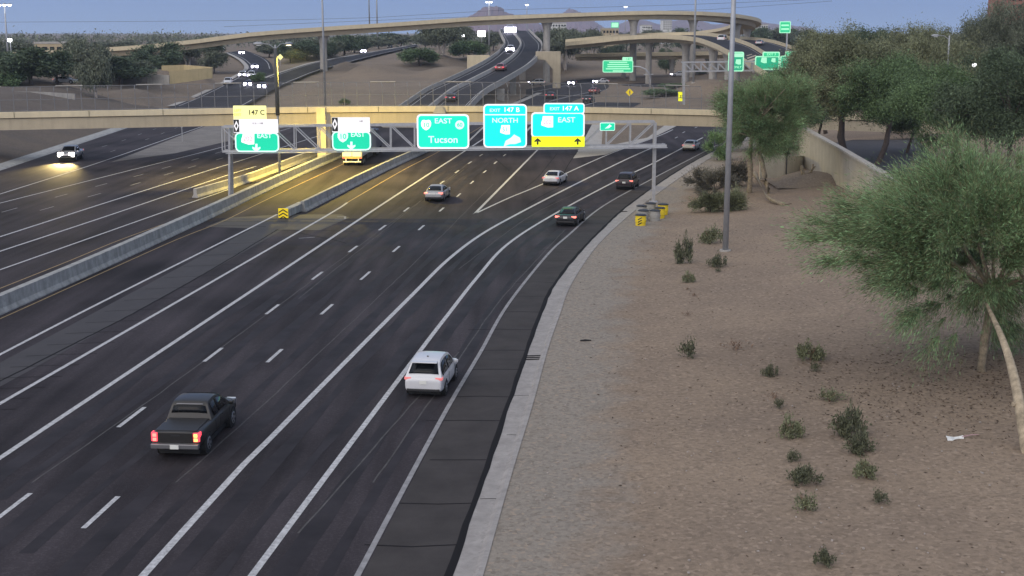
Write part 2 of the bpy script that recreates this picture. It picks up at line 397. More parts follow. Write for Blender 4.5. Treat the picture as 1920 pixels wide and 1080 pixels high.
for A_, B_ in ((WBL, WBR), (R2L, R2R)):
    for f in (.25, .5, .75):
        n_ = 14; sa, sb = smooth_path(A_, 1), smooth_path(B_, 1)
        for i in range(n_ + 1):
            p = sa[int(i * (len(sa) - 1) / n_)].lerp(sb[int(i * (len(sb) - 1) / n_)], f); ctrl.append((p.x, p.y, p.z - .6))
for a, b, z in [(0, 190, 5.5), (60, 192, 5), (200, 192, 4), (125, 161, 6), (250, 165, 4.5), (330, 175, 2.5), (30, 140, 8), (390, 140, 5.5), (300, 130, 7), (200, 120, 8.5), (350, 100, 9.5),
                (560, 195, .8), (650, 195, 1.4), (740, 195, 1.2), (600, 160, 3.6), (700, 150, 4.6), (800, 150, 4.6), (700, 120, 7.2), (850, 125, 6.6), (800, 100, 9.2), (900, 104, 8.0), (640, 112, 7.6), (860, 90, 10), (560, 105, 7.8), (620, 98, 9),
                (1000, 165, 0), (1100, 150, 0), (1250, 140, 0), (1200, 198, 0), (1130, 198, 0), (1220, 160, 0), (1080, 125, 1.0), (1150, 118, 3), (1250, 125, 1.5), (1310, 185, 1.2), (1350, 190, 4), (1340, 150, 5), (1420, 150, 8), (1300, 112, 5), (1430, 110, 7)]:
    q = P(a, b, z); ctrl.append((q.x, q.y, z))
for X in (-700, -450, -250, -120, 0, 120, 250, 450, 700):
    for Y in (760, 950, 1300): ctrl.append((X, Y, 8.0))
for Y in (270, 330, 420, 540, 650):
    ctrl += [(-130, Y, 6.5), (-220, Y, 7), (-400, Y, 8), (115, Y, 6), (200, Y, 7), (400, Y, 8)]
ctrl = np.array(ctrl)
def TF(X, Y):
    X = np.asarray(X, float); Y = np.asarray(Y, float)
    d2 = (X[..., None] - ctrl[:, 0]) ** 2 + (.55 * (Y[..., None] - ctrl[:, 1])) ** 2 + 3
    wt = d2 ** -1.8
    z = (wt * ctrl[:, 2]).sum(-1) / wt.sum(-1)
    f = np.clip((Y - 270) / 30, 0, 1); f = f * f * (3 - 2 * f)
    far = np.clip((Y - 1000) / 800, 0, 1)
    z = z * (1 - far) + 8 * far
    return -.35 * (1 - f) + z * f
def T(x, y): return float(TF(np.array([x]), np.array([y]))[0])
def PT(px, py):                             # march the pixel's ray on to the far terrain
    d = ray(px, py); d = d / d.y; Y = 272.0
    while Y < 4000:
        if H + d.z * Y <= T(d.x * Y, Y): break
        Y += 2.0
    return Vector((d.x * Y, Y, T(d.x * Y, Y)))
ys = list(np.arange(-40, 262, 12.0)) + list(np.arange(264, 560, 3.0)) + list(np.arange(564, 900, 12.0)) + list(900 * 1.13 ** np.arange(0, 19))
us = np.linspace(-1, 1, 181); us = .45 * us + .55 * us ** 3
YY, UU = np.meshgrid(np.array(ys), us, indexing='ij'); XX = UU * np.maximum(420, .9 * YY)
ZZ = TF(XX, YY); vs = np.stack([XX, YY, ZZ], -1).reshape(-1, 3)
nr, nc = XX.shape; ii = (np.arange(nr - 1)[:, None] * nc + np.arange(nc - 1)[None]).ravel()
fs = np.stack([ii, ii + 1, ii + nc + 1, ii + nc], -1)
me = bpy.data.meshes.new('ground'); me.from_pydata(vs.tolist(), [], fs.tolist()); me.materials.append(M_DIRT)
me.polygons.foreach_set('use_smooth', [True] * len(fs))
o = link(bpy.data.objects.new('ground', me)); o['kind'] = 'structure'
# far roads
def ribbon(name, left, right, m, dz=0.0, n=40, kind='structure'):
    def res(a):
        a = smooth_path(a, 1.0); return [a[int(i * (len(a) - 1) / n)] for i in range(n + 1)]
    A, B = res(left), res(right); mb = MB(); k = 5
    for p, q in zip(A, B):
        mb.v += [tuple(p.lerp(q, j / (k - 1)) + Vector((0, 0, dz))) for j in range(k)]
    for i in range(n):
        for j in range(k - 1):
            q = i * k + j; mb.f.append((q, q + 1, q + k + 1, q + k)); mb.m.append(0)
    return mb.build(name, m, kind=kind)
ribbon('merging_road', [P(262, 232, .02)] + WBL, [P(400, 232, .02)] + WBR, M_ASPH2, .15)
ribbon('ramp_road', R2L, R2R, M_ASPH2, .19)
def slab(name, px, z, m, kind='structure'):
    mb = MB(); mb.add([P(a, b, z) for a, b in px], [tuple(range(len(px)))]); return mb.build(name, m, kind=kind)
slab('mainline_road', [(960, 199), (985, 168), (1070, 151), (1200, 139), (1330, 131), (1330, 138), (1300, 152), (1235, 176), (1190, 199)], .12, M_ASPH2)
slab('mainline_road', [(930, 207), (960, 199.3), (1190, 199.3), (1170, 207)], .11, M_ASPH2)
# gore paving and the dirt island under the overpass
slab('gore_paving', [(208, 304), (330, 287), (440, 262), (545, 236), (520, 233), (395, 233)], .006, mat('gore_gravel', (.17, .155, .14), .9, var=.25, vscale=.3))
slab('gore_paving', [(1074, 297), (1135, 290), (1222, 259), (1275, 233), (1110, 233), (1088, 275)], .006, M_CONC)
mb = MB(); a = [P(1128, 276), P(1214, 258), P(1245, 236), P(1130, 235)]
mb.add(a + [a[3] + Vector((1.5, -3, 2.6)), a[2] + Vector((-5, -3, 2.6))], [(0, 1, 5, 4), (1, 2, 5), (0, 4, 3), (2, 3, 4, 5)]); mb.build('dirt_island', M_DIRT, kind='structure')
# ---------------------------------------------------------------- markings
def line(px, wd, m, name, z=.012):
    wd *= .85; path = wp(px, 0, 2.0); mb = MB(); mb.sweep(path, [(-wd / 2, z), (wd / 2, z)], close=False); mb.build(name, m, kind='structure')
def dashes(cs, wd, m, name, z=.012, ln=3.0, tilt=None):
    pts = [P(a, b) for a, b in cs]; mb = MB()
    for i, p in enumerate(pts):
        t = (pts[min(i + 1, len(pts) - 1)] - pts[max(i - 1, 0)]); t.normalize(); L_ = ln * random.uniform(.92, 1.06)
        mb.sweep([p - t * L_ / 2, p + t * L_ / 2], [(-wd / 2, z), (wd / 2, z)], close=False)
    mb.build(name, m, kind='structure')
W = 'lane_marking'
A_LINE = [(238, 1115), (268, 1080), (458, 870), (499, 830), (600, 727), (700, 626), (775, 551), (840, 487), (902, 440), (973, 400), (1072, 349), (1172, 300), (1232, 273)]
B_LINE = [(440, 1120), (472, 1080), (600, 908), (730, 735), (809, 630), (840, 590), (895, 520), (953, 457), (1042, 400), (1154, 340), (1225, 306), (1290, 272), (1318, 258)]
C_LINE = [(645, 1125), (670, 1080), (755, 920), (842, 760), (900, 662), (953, 570), (1027, 477), (1067, 440), (1130, 387), (1220, 337), (1310, 290), (1345, 272)]
line(A_LINE, .34, M_WHITE, W); line(B_LINE, .30, M_WHITE, W); line(C_LINE, .24, M_FAINT, W)
line([(-60, 900), (0, 859), (370, 613), (740, 368), (875, 281), (940, 238)], .32, M_WHITE, W)
line([(-60, 794), (0, 757), (200, 642), (400, 527), (620, 400), (651, 380)], .28, M_WHITE, W)
line([(651, 380), (756, 319), (825, 283), (905, 236)], .16, M_YEL, W)
line([(-60, 697), (0, 665), (180, 572), (390, 467), (520, 402)], .26, M_WHITE, W)
line([(-60, 622), (0, 598), (160, 526), (330, 450), (420, 414), (505, 372), (636, 311), (690, 285)], .14, M_YEL, W)
line([(890, 401), (950, 340), (1010, 279), (1050, 239)], .32, M_WHITE, W)
line([(890, 401), (955, 371), (1020, 344), (1140, 290), (1230, 257), (1262, 243)], .28, M_WHITE, W)
dashes([(-70, 1025), (22, 952), (247, 782), (400, 665), (511, 580), (595, 517), (662, 467), (717, 427), (762, 393), (829, 342), (857, 322), (881, 305), (902, 291)], .20, M_WHITE, W)
dashes([(20, 1120), (190, 960), (392, 777), (515, 667), (613, 580), (685, 517), (743, 467), (790, 427), (828, 393), (860, 366), (885, 342), (909, 322), (929, 305), (946, 291)], .20, M_WHITE, W)
dashes([(1240, 270), (1268, 258), (1282, 248), (1305, 239)], .2, M_WHITE, W)
# westbound
line([(-60, 462), (0, 444), (240, 367), (480, 292), (600, 254), (660, 236)], .28, M_WHITE, W)
line([(-60, 491), (7, 469), (210, 402), (422, 330), (480, 312)], .26, M_WHITE, W)
line([(-40, 520), (105, 469), (300, 400), (480, 337), (600, 292), (690, 262)], .24, M_WHITE, W)
line([(-40, 557), (0, 541), (133, 488), (233, 447), (377, 396), (422, 380), (475, 358)], .13, M_YEL, W)
line([(-40, 391), (0, 381), (210, 328), (420, 275), (545, 240)], .24, M_WHITE, W)
line([(-40, 377), (0, 364), (200, 300), (385, 235)], .26, M_WHITE, W)
dashes([(18, 394), (115, 367), (190, 347), (260, 329), (312, 314), (366, 299), (410, 286), (450, 274)], .16, M_FAINT, W)
dashes([(88, 391), (177, 366), (254, 345), (316, 326), (360, 313), (412, 298), (458, 285), (498, 272)], .16, M_FAINT, W)
dashes([(196, 274), (232, 263), (262, 252), (290, 242)], .14, M_FAINT, W)
dashes([(212, 283), (276, 261), (305, 250), (330, 240)], .14, M_FAINT, W)
# lane symbol
mb = MB()
for a, b in [((628, 411), (647, 411)), ((647, 411), (647, 406)), ((647, 406), (632, 407)), ((560, 447), (590, 445))]:
    mb.sweep([P(*a), P(*b)], [(-.1, .012), (.1, .012)], close=False)
mb.build('lane_symbol', M_FAINT, kind='structure')
# cracks, seams and patches
mb = MB(); rnd = random.Random(3)
def crack(pts, wd=.05):
    q = smooth_path([P(a, b) + Vector((rnd.uniform(-.05, .05), rnd.uniform(-.05, .05), 0)) for a, b in pts], .7)
    q = [p + Vector((rnd.uniform(-.03, .03), rnd.uniform(-.05, .05), 0)) for p in q]
    mb.sweep(q, [(-wd / 2, .0085), (wd / 2, .0085)], close=False)
for Y in list(np.arange(36, 150, 4.6)):     # shoulder joints between line C and the gutter
    x1 = ER(Y); cx = np.interp(Y, [p.y for p in wp(C_LINE)], [p.x for p in wp(C_LINE)])
    Y2 = Y + rnd.uniform(-.6, .6); x0 = cx + rnd.uniform(-1.5, .4)
    mb.sweep([Vector((x0, Y2, 0)), Vector(((x0 + x1) / 2, Y2 + rnd.uniform(-.2, .2), 0)), Vector((x1 - .1, Y2, 0))], [(-.045, .0085), (.045, .0085)], close=False)
crack([(0, 716), (120, 655), (250, 588), (400, 503), (520, 430)], .13)
crack([(1062, 345), (1020, 365), (988, 385)], .12); crack([(1083, 283), (1062, 315), (1052, 345)], .12); crack([(1045, 288), (1010, 330), (985, 352)], .09)
crack([(928, 297), (955, 320)], .12)
for a, b, c, d in [(400, 415, 640, 417), (520, 432, 660, 434), (390, 424, 500, 425), (560, 437, 650, 456)]:
    crack([(a, b), ((a + c) / 2, (b + d) / 2 - 1), (c, d)], .11)
for k in range(16):
    y = 455 + k * 21; xm = np.interp(y, [400, 665, 757, 900], [560, 95, -40, -250])
    crack([(xm - 45, y + 3), (xm + 20, y), (xm + 85, y - 2)], .07)
mb.build('pavement_crack', M_CRACK, kind='structure')
M_SEAM = mat('faded_seam', (.062, .058, .058), .9, var=.5, vscale=1.5)
for px in ([(60, 905), (300, 737), (560, 545), (740, 412), (870, 318)], [(330, 905), (520, 735), (680, 585), (800, 470), (925, 345)], [(560, 560), (700, 448), (760, 400), (880, 305)], [(560, 1000), (700, 840), (860, 660)], [(860, 505), (1000, 402), (1110, 350)], [(700, 905), (850, 690), (945, 555), (1060, 430)]):
    b = MB(); b.sweep([p + Vector((random.uniform(-.03, .03), 0, 0)) for p in wp(px, 0, 1.5)], [(-.035, .007), (.035, .007)], close=False); b.build('pavement_joint', M_SEAM, kind='structure')
# tyre darkened wheel paths along the running lanes
M_WEAR = mat('wheel_path', (.0255, .0220, .0250), .75, var=.45, vscale=.35, spec=.2)
def wear(La, Lb, y0, y1):
    a, c = wp(La), wp(Lb); ya, xa = [p.y for p in a], [p.x for p in a]; yc, xc = [p.y for p in c], [p.x for p in c]
    for f in (.27, .73):
        b = MB(); rows = []
        for Y in np.arange(y0, y1, 2.5):
            x = np.interp(Y, ya, xa) * (1 - f) + np.interp(Y, yc, xc) * f + .12 * math.sin(Y * .11 + f * 9); rows.append(Vector((x, Y, 0)))
        vs_ = []; 
        for i, p in enumerate(rows):
            w_ = .30 + .12 * math.sin(i * .37 + f * 5) + random.uniform(-.05, .05); vs_ += [p + Vector((-w_, 0, .0056)), p + Vector((w_, 0, .0056))]
        b.add(vs_, [(2 * i, 2 * i + 1, 2 * i + 3, 2 * i + 2) for i in range(len(rows) - 1)]); b.build('wheel_path', M_WEAR, kind='structure')
DA = [(-70, 1025), (22, 952), (247, 782), (400, 665), (511, 580), (662, 467), (762, 393), (902, 291)]; DB = [(20, 1120), (190, 960), (392, 777), (515, 667), (613, 580), (743, 467), (828, 393), (946, 291)]
L4 = [(-60, 900), (0, 859), (370, 613), (740, 368), (875, 281)]
wear(L4, DA, 45, 185); wear(DA, DB, 40, 185); wear(DB, A_LINE, 38, 120); wear(A_LINE, B_LINE, 38, 190); wear(B_LINE, C_LINE, 38, 185)
slab('asphalt_patch', [(385, 425), (430, 408), (525, 402), (640, 402), (655, 408), (600, 432), (520, 430)], .004, M_PATCH)
slab('asphalt_patch', [(0, 725), (0, 680), (380, 478), (515, 406), (540, 406), (540, 425), (400, 505)], .0045, mat('asphalt_lane', (.038, .033, .033), .75, var=.25, vscale=.4))
cl_ = wp(C_LINE); cyy = [p.y for p in cl_]; cxx = [p.x for p in cl_]
mb = MB(); vs = []; fs = []; Yk = [28 + 2 * i for i in range(85)]
for Y in Yk: x0 = float(np.interp(Y, cyy, cxx)) + .16; x1 = ER(Y) - .02; vs += [(x0 + (x1 - x0) * j / 3, Y, .0045) for j in range(4)]
for i in range(len(Yk) - 1):
    for j in range(3): q = i * 4 + j; fs.append((q, q + 1, q + 5, q + 4))
mb.add(vs, fs); mb.build('shoulder_asphalt', mat('shoulder_asphalt', (.049, .044, .043), .9, var=.22, vscale=.5, spec=.2, bump=.15, bscale=14), kind='structure')
# far road edges and markings
def edge_strip(rows, w0, w1, dz, m, name):
    b = MB(); b.sweep(smooth_path(rows, 5), [(w0, dz), (w1, dz)], close=False); b.build(name, m, kind='structure')
edge_strip(WBL, -1.6, -.1, .17, M_CONC, 'road_edge'); edge_strip(WBL, .9, 1.12, .17, M_WHITE, W); edge_strip(WBR[3:], -1.2, -.95, .17, M_WHITE, W)
edge_strip(R2L[1:], -1.3, -.1, .21, M_CONC, 'road_edge'); edge_strip(R2L[1:], .8, 1.05, .21, M_WHITE, W); edge_strip(R2R, -1.1, -.85, .21, M_WHITE, W)
def fl(px, wd, m, dz=.13):
    b = MB(); b.sweep([P(a, c, dz) for a, c in px], [(-wd / 2, 0), (wd / 2, 0)], close=False); b.build(W, m, kind='structure')
fl([(1030, 190), (1070, 180), (1110, 172), (1180, 162), (1280, 150)], .3, M_WHITE); fl([(1090, 199), (1150, 183), (1230, 168)], .3, M_WHITE); fl([(1000, 172), (1080, 157), (1200, 145), (1320, 135)], .3, M_WHITE)
fl([(955, 198), (985, 186), (1012, 174)], 1.6, M_CONC, .135); fl([(1180, 154), (1230, 156), (1300, 158)], .5, M_CONC, .135)
# ---------------------------------------------------------------- mountains
def hill(peaks, Y, seed, col):
    rn = np.random.RandomState(seed); mb = MB(); xs = np.linspace(peaks[0][0], peaks[-1][0], 46)
    hs = np.interp(xs, [p[0] for p in peaks], [p[1] for p in peaks]); ks = 9
    for i, x in enumerate(xs):
        for k in range(ks):
            f = k / (ks - 1); prof = math.sin(math.pi * f) ** .8
            z = 8 - 12 + (hs[i] - 8 + 12) * prof * (1 + (rn.rand() - .5) * .10)
            mb.v.append((x + rn.uniform(-4, 4), Y + (f - .5) * 900, z if 0 < k < ks - 1 else -5))
    n = len(xs)
    for i in range(n - 1):
        for k in range(ks - 1):
            q = i * ks + k; mb.f.append((q, q + ks, q + ks + 1, q + 1)); mb.m.append(0)
    mb.build('mountain', mat('mountain_rock', col, .95, var=.3, vscale=.012, bump=.4, bscale=.02), kind='structure')
def hz_(px, py, Y): q = PY(px, py, Y); return (q.x, q.z)
MC = (.17, .105, .125)
hill([hz_(a, b, 4200) for a, b in [(850, 52), (880, 32), (893, 22), (905, 15), (921, 10), (935, 13), (945, 18), (955, 25), (975, 33), (1010, 44), (1040, 52)]], 4200, 1, MC)
hill([hz_(a, b, 5200) for a, b in [(1030, 54), (1055, 25), (1066, 18), (1075, 17), (1086, 22), (1105, 33), (1125, 49), (1140, 55)]], 5200, 2, MC)
hill([hz_(a, b, 6000) for a, b in [(1150, 52), (1178, 37), (1196, 34), (1215, 40), (1235, 46), (1258, 40), (1290, 35), (1310, 37), (1330, 46), (1380, 44), (1430, 42), (1500, 50)]], 6000, 3, MC)
0 and hill([hz_(a, b, 6500) for a, b in [(-100, 50), (200, 52), (330, 50), (530, 52), (700, 49), (860, 46), (900, 53)]], 6500, 4, (.14, .10, .125))
# ================================================================= STRUCTURES
def along_(path, step):
    out = []; acc = 0; nxt = 0
    for a, c in zip(path[:-1], path[1:]):
        d = (c - a).length
        while nxt <= acc + d: out.append(a.lerp(c, (nxt - acc) / d)); nxt += step
        acc += d
    return out
# ---- overpass in front
def ov(px):                                  # plan line of the overpass front face
    X0, Y0, X1, Y1 = -70, 168.5, 36, 183
    k = (px - 960) / (F * cp + 230 * sp)
    s = (Y1 - Y0) / (X1 - X0); Y = (Y0 - s * X0) / (1 - s * k); return Y
ovp = [PY(px, py, ov(px)) for px, py in [(-260, 216), (0, 210.5), (250, 206), (437, 202.5), (605, 200), (760, 199), (905, 199), (1100, 201), (1330, 206), (1500, 211), (1800, 222)]]
ovp = smooth_path(ovp, 4)
br = thing('overpass_bridge', 'tan concrete street overpass with chain link on top crossing the whole freeway', 'bridge', ovp[len(ovp) // 2])
def under(o, root): o.location = -root.location; return o
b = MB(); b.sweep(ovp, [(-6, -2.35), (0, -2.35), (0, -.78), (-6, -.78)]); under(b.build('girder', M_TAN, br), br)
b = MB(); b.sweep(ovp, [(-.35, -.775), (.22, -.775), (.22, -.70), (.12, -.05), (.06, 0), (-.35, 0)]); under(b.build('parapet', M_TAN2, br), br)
b = MB(); b.sweep(ovp, [(0.002, -.86), (.10, -.86), (.10, -.78), (.002, -.78)]); under(b.build('coping_shadow_line', mat('coping_shadow_dark', (.09, .075, .05), .9), br), br)  # dark strip painting the shadow line under the coping
for i, p in enumerate(along_(ovp, 9.5)):
    b = MB(); b.box((p.x, p.y - .235, p.z - .38), (.05, .02, .74)); under(b.build('expansion_joint', M_CRACK, br), br)
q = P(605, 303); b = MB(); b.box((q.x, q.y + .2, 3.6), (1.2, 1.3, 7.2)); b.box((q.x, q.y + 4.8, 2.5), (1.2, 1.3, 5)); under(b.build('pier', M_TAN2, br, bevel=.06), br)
b = MB()
for px in (60, 180, 300):
    c = PY(px, 246, ov(px)); 
b.box((-74, 171.5, 2.3), (5, 5.5, 5.2)); under(b.build('abutment', M_TAN, br), br); b = MB(); b.box((86, 192, 3.5), (14, 8, 5)); under(b.build('abutment', M_TAN, br), br)
for px in (824, 941, 1040):
    c = PY(px, 203, ov(px)); b = MB()
    b.prism([(c.x - .9, c.z - .7), (c.x + .9, c.z - .7), (c.x + .45, c.z + .28), (c.x - .45, c.z + .28)], c.y - .5, c.y + .1)
    under(b.build('scupper', M_CONC, br), br)
# chain link fence along the parapet
M_MESH = mat('chain_link_mesh', (.16, .16, .17), .6); M_FP = mat('fence_grey', (.17, .17, .18), .6)
t = M_MESH.node_tree; pb = t.nodes['Principled BSDF']; pb.inputs['Alpha'].default_value = .10
fe = thing('chain_link_fence', 'tall grey chain link fence with inward curved posts standing on the tan overpass', 'fence', ovp[len(ovp) // 2])
fpath = [p for p in ovp if p.x < 32]
def along(path, step):
    out = []; acc = 0; nxt = 0
    for a, c in zip(path[:-1], path[1:]):
        d = (c - a).length
        while nxt <= acc + d: out.append(a.lerp(c, (nxt - acc) / d)); nxt += step
        acc += d
    return out
fp = along(fpath, 1.72)
fposts = fp[-92:]
for i, p in enumerate(fposts):
    b = MB(); a = p + Vector((0, .15, -.05))
    b.tube([a, a + Vector((0, 0, 2.2)), a + Vector((-.05, .12, 2.75)), a + Vector((-.15, .5, 3.1)), a + Vector((-.2, .8, 3.2))], .05, 6)
    under(b.build('fence_post', M_FP, fe), fe)
for nm, dz, dy in (('top_rail', 3.2, .95), ('middle_rail', 1.55, .15), ('bottom_rail', .12, .15)):
    b = MB(); b.tube([p + Vector((0, dy, dz)) for p in fposts], .035, 5); under(b.build(nm, M_FP, fe), fe)
for i in range(2, len(fposts) - 3, 6):
    b = MB(); b.tube([fposts[i] + Vector((0, .9, 3.26)), fposts[i + 2] + Vector((0, .9, 3.26))], .075, 6); under(b.build('capped_rail', M_CONC, fe), fe)
b = MB(); b.sweep(fposts, [(-.15, 0), (-.15, 2.2), (-.27, 2.75), (-.65, 3.1), (-.95, 3.2)], close=False); under(b.build('mesh_panel', M_MESH, fe), fe)
# ---- concrete barriers
def barrier(label, px, h=1.05, wt=.26, wb=.62, m=M_BARR, off=None, z=0.0):
    path = wp(px, z, 3.0); c = path[len(path) // 2].copy()
    b = MB(); b.sweep(path, [(0, 0.0), (-wb, 0.0), (-wb, .08), (-wb + .16, .34), (-(wb + wt) / 2, h), (-(wb - wt) / 2, h), (-.16, .34), (0, .08)])
    b.v = [tuple(Vector(v) - c) for v in b.v]
    o = b.build('concrete_barrier', m); o.location = c
    return tag(o, label, 'barrier')
barrier('long grey median barrier running from the left picture edge to the tan pier', [(-90, 632), (0, 592), (200, 502), (400, 408), (500, 360), (617, 306), (680, 280)], 1.08, .5, .95)
barrier('grey barrier starting behind the yellow chevron crash cushion', [(575, 397), (620, 374), (680, 343), (745, 311), (805, 284), (880, 252)], 1.0, .34, .8)
barrier('short yellowish barrier ending bluntly beside the left gantry post', [(372, 371), (420, 357), (480, 338), (560, 306), (640, 275)], .95, .35, .7, M_CONC)
# ---- crash cushion
q = P(531, 410); r = P(572, 391)
at_ = thing('crash_cushion', 'low crash cushion with black and yellow chevron nose at the barrier end', 'crash cushion', q, math.atan2(r.y - q.y, r.x - q.x))
b = MB(); b.box((.1, 0, .5), (.1, .95, .9)); b.build('nose_plate', M_SAFE, at_, bevel=.03)
b = MB()
for k in (-.22, .1, .42):
    for s in (-1, 1): b.bar((.032, 0, .42 + k), (.032, s * .42, .15 + k), .03, .1)
b.build('chevron', M_SBLACK, at_)
for k in range(6):
    b = MB(); b.box((.75 + k * 1.0, 0, .42), (.9, .62 + .03 * k, .72)); b.build('cushion_bay', M_BARR, at_, bevel=.04)
# ---- lettering helper
_txt = {}
def text_mesh(s, size):
    k = (s, round(size, 3))
    if k in _txt: return _txt[k]
    cu = bpy.data.curves.new('lettering', 'FONT'); cu.body = s; cu.size = size; cu.align_x = 'CENTER'; cu.align_y = 'CENTER'; cu.extrude = .008; cu.offset = size * .012
    o = bpy.data.objects.new('lettering', cu); S.collection.objects.link(o)
    bpy.context.view_layer.update(); dg = bpy.context.evaluated_depsgraph_get()
    me = bpy.data.meshes.new_from_object(o.evaluated_get(dg)); bpy.data.objects.remove(o); _txt[k] = me
    return me
def rrect(x0, z0, x1, z1, r):
    out = []
    for cx, cz, a0 in ((x1 - r, z1 - r, 0), (x0 + r, z1 - r, 90), (x0 + r, z0 + r, 180), (x1 - r, z0 + r, 270)):
        for k in range(4): a = R(a0 + 30 * k); out.append((cx + r * math.cos(a), cz + r * math.sin(a)))
    return out
class Sign:
    def __init__(s, name, label, cat, px, py, Y, group=None):
        s.Y = Y; s.o = PY(px, py, Y); s.root = thing(name, label, cat, s.o, 0, group); s.k = Y / (F * cp) * 1.02
    def L(s, px, py): q = PY(px, py, s.Y); return (q.x - s.o.x, q.z - s.o.z)
    def panel(s, box, m, mb=None, name='panel', bw=.10, layer=0, r=.25):
        x0, z1 = s.L(box[0], box[1]); x1, z0 = s.L(box[2], box[3]); y = -.02 * layer
        r = min(r, abs(x1 - x0) * .3, abs(z1 - z0) * .3)
        if mb:
            b = MB(); b.prism(rrect(x0, z0, x1, z1, r), y - .03, y + .05); b.build(name.replace('panel', 'border'), mb, s.root)
            y -= .02; x0 += bw; x1 -= bw; z0 += bw; z1 -= bw
        b = MB(); b.prism(rrect(x0, z0, x1, z1, r * .7), y - .035, y + .03); b.build(name, m, s.root)
    def text(s, t, px, py, hp, m, name='lettering', layer=4, wx=1.0):
        h = hp * s.k; me = text_mesh(t, h / .70).copy(); me.name = name; me.materials.clear(); me.materials.append(m)
        o = bpy.data.objects.new(name, me); link(o, s.root); x, z = s.L(px, py)
        o.location = (x, -.035 - .02 * layer, z); o.rotation_euler = (math.pi / 2, 0, 0); o.scale = (wx, 1, 1)
    def poly(s, pts, m, name, layer=3):
        q = [s.L(*p) for p in pts]; b = MB(); y = -.03 - .02 * layer; b.prism(q[::-1], y, y + .03); b.build(name, m, s.root)
    def shield(s, cx, cy, r, m, kind='state'):
        if kind == 'interstate': pts = [(-.8, -.9), (-.4, -1), (0, -.85), (.4, -1), (.8, -.9), (1, -.4), (.95, .2), (.6, .75), (0, 1.1), (-.6, .75), (-.95, .2), (-1, -.4)]
        elif kind == 'state': pts = [(-.75, -.95), (1, -.95), (1, .95), (.1, 1.0), (-1, .62), (-1, .1), (-.85, -.3)]
        else: pts = [(math.cos(k * math.pi / 8), math.sin(k * math.pi / 8)) for k in range(16)]
        s.poly([(cx + r * a, cy + r * c) for a, c in pts], m, 'route_shield')
    def arrow(s, cx, cy, r, m, up=False):
        g = -1 if up else 1
        pts = [(-.28, -1), (.28, -1), (.28, .0), (1, -.25), (1, .2), (0, 1.05), (-1, .2), (-1, -.25), (-.28, 0)]
        pts = [(cx + r * a, cy + g * r * c) for a, c in pts]
        s.poly(pts if not up else pts[::-1], m, 'arrow')
# ---- sign gantry
GY = .5 * (P(430, 379).y + P(1226, 386).y)
gl, gr = PY(429, 379, GY), PY(1226, 386, GY)
ga = thing('sign_gantry', 'long galvanised truss gantry spanning all the eastbound lanes below the overpass', 'gantry', (gr.x, GY, 0))
def gp(px, py, dy=0): q = PY(px, py, GY); return Vector((q.x - gr.x, dy, q.z))
tl, tr_, bl, br_ = gp(416, 238), gp(1228, 228.5), gp(417, 284), gp(1250, 273)
b = MB()
for s_ in (-1, 1):
    o = Vector((-.1 if s_ < 0 else .1, s_ * .6 + .6, 0)); b.bar(Vector((gl.x - gr.x + .35, .6, 7.6)) + Vector((0, s_ * .08, 0)), Vector((gl.x - gr.x + .1, .6 + s_ * .5, 0)), .28)
b.box((gl.x - gr.x + .1, .6, .12), (.9, 1.6, .25)); b.build('gantry_post', M_STEEL, ga)
b = MB(); b.bar((0, .6, 0), (0, .6, 8.1), .34); b.box((0, .6, .1), (.8, .8, .2)); b.build('gantry_post', M_STEEL, ga)
for dy in (0, 1.2):
    for nm, a, c in (('top_chord', tl, tr_), ('bottom_chord', bl, br_)):
        b = MB(); o = Vector((0, dy, 0)); b.bar(a + o, c + o, .2); b.build(nm, M_STEEL, ga)
b = MB(); N = 18
def ct(k): return tl.lerp(tr_, k), bl.lerp(Vector((tr_.x, 0, br_.z)), k)
for i in range(N + 1):
    t0, b0 = ct(i / N)
    for dy in (0, 1.2): b.bar(t0 + Vector((0, dy, -.1)), b0 + Vector((0, dy, .1)), .10)
    b.bar(t0 + Vector((0, .02, 0)), t0 + Vector((0, 1.18, 0)), .09); b.bar(b0 + Vector((0, .1, 0)), b0 + Vector((0, 1.1, 0)), .09)
    if i < N:
        t1, b1 = ct((i + 1) / N)
        for dy in (0, 1.2):
            if i < N * .5: b.bar(t0 + Vector((.05, dy, -.1)), b1 + Vector((-.05, dy, .1)), .10)
            else: b.bar(b0 + Vector((.05, dy, .1)), t1 + Vector((-.05, dy, -.1)), .10)
b.build('truss_web', M_STEEL, ga)
b = MB(); b.sweep([bl + Vector((.5, 0, 0)), br_], [(.95, -.12), (.1, -.12), (.1, -.16), (.95, -.16)]); b.build('catwalk', M_STEEL, ga)
# signs on the gantry
SY = GY - .45
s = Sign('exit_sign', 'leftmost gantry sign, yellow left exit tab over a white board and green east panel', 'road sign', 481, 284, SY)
s.panel((437, 198, 500, 225), M_SPALE, name='exit_tab', r=.08); s.text('LEFT', 446, 207, 4.5, mat('pale_yellow_letter_glow', (.5, .5, .1), .5, emis=(.75, .72, .1), estr=.6)); s.text('EXIT', 446, 215, 4.5, MAT['pale_yellow_letter_glow']); s.text('147 C', 481, 211, 8.5, mat('olive_letter', (.05, .05, .02), .5))  # tab lettering glows in place of light on it
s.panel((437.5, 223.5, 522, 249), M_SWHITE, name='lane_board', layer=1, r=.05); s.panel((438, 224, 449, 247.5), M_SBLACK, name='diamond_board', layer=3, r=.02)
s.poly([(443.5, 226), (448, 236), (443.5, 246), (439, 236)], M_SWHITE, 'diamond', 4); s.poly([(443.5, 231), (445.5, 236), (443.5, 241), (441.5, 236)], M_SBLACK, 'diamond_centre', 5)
s.text('HI & 1 AM', 483, 231, 3.2, M_SGREY)
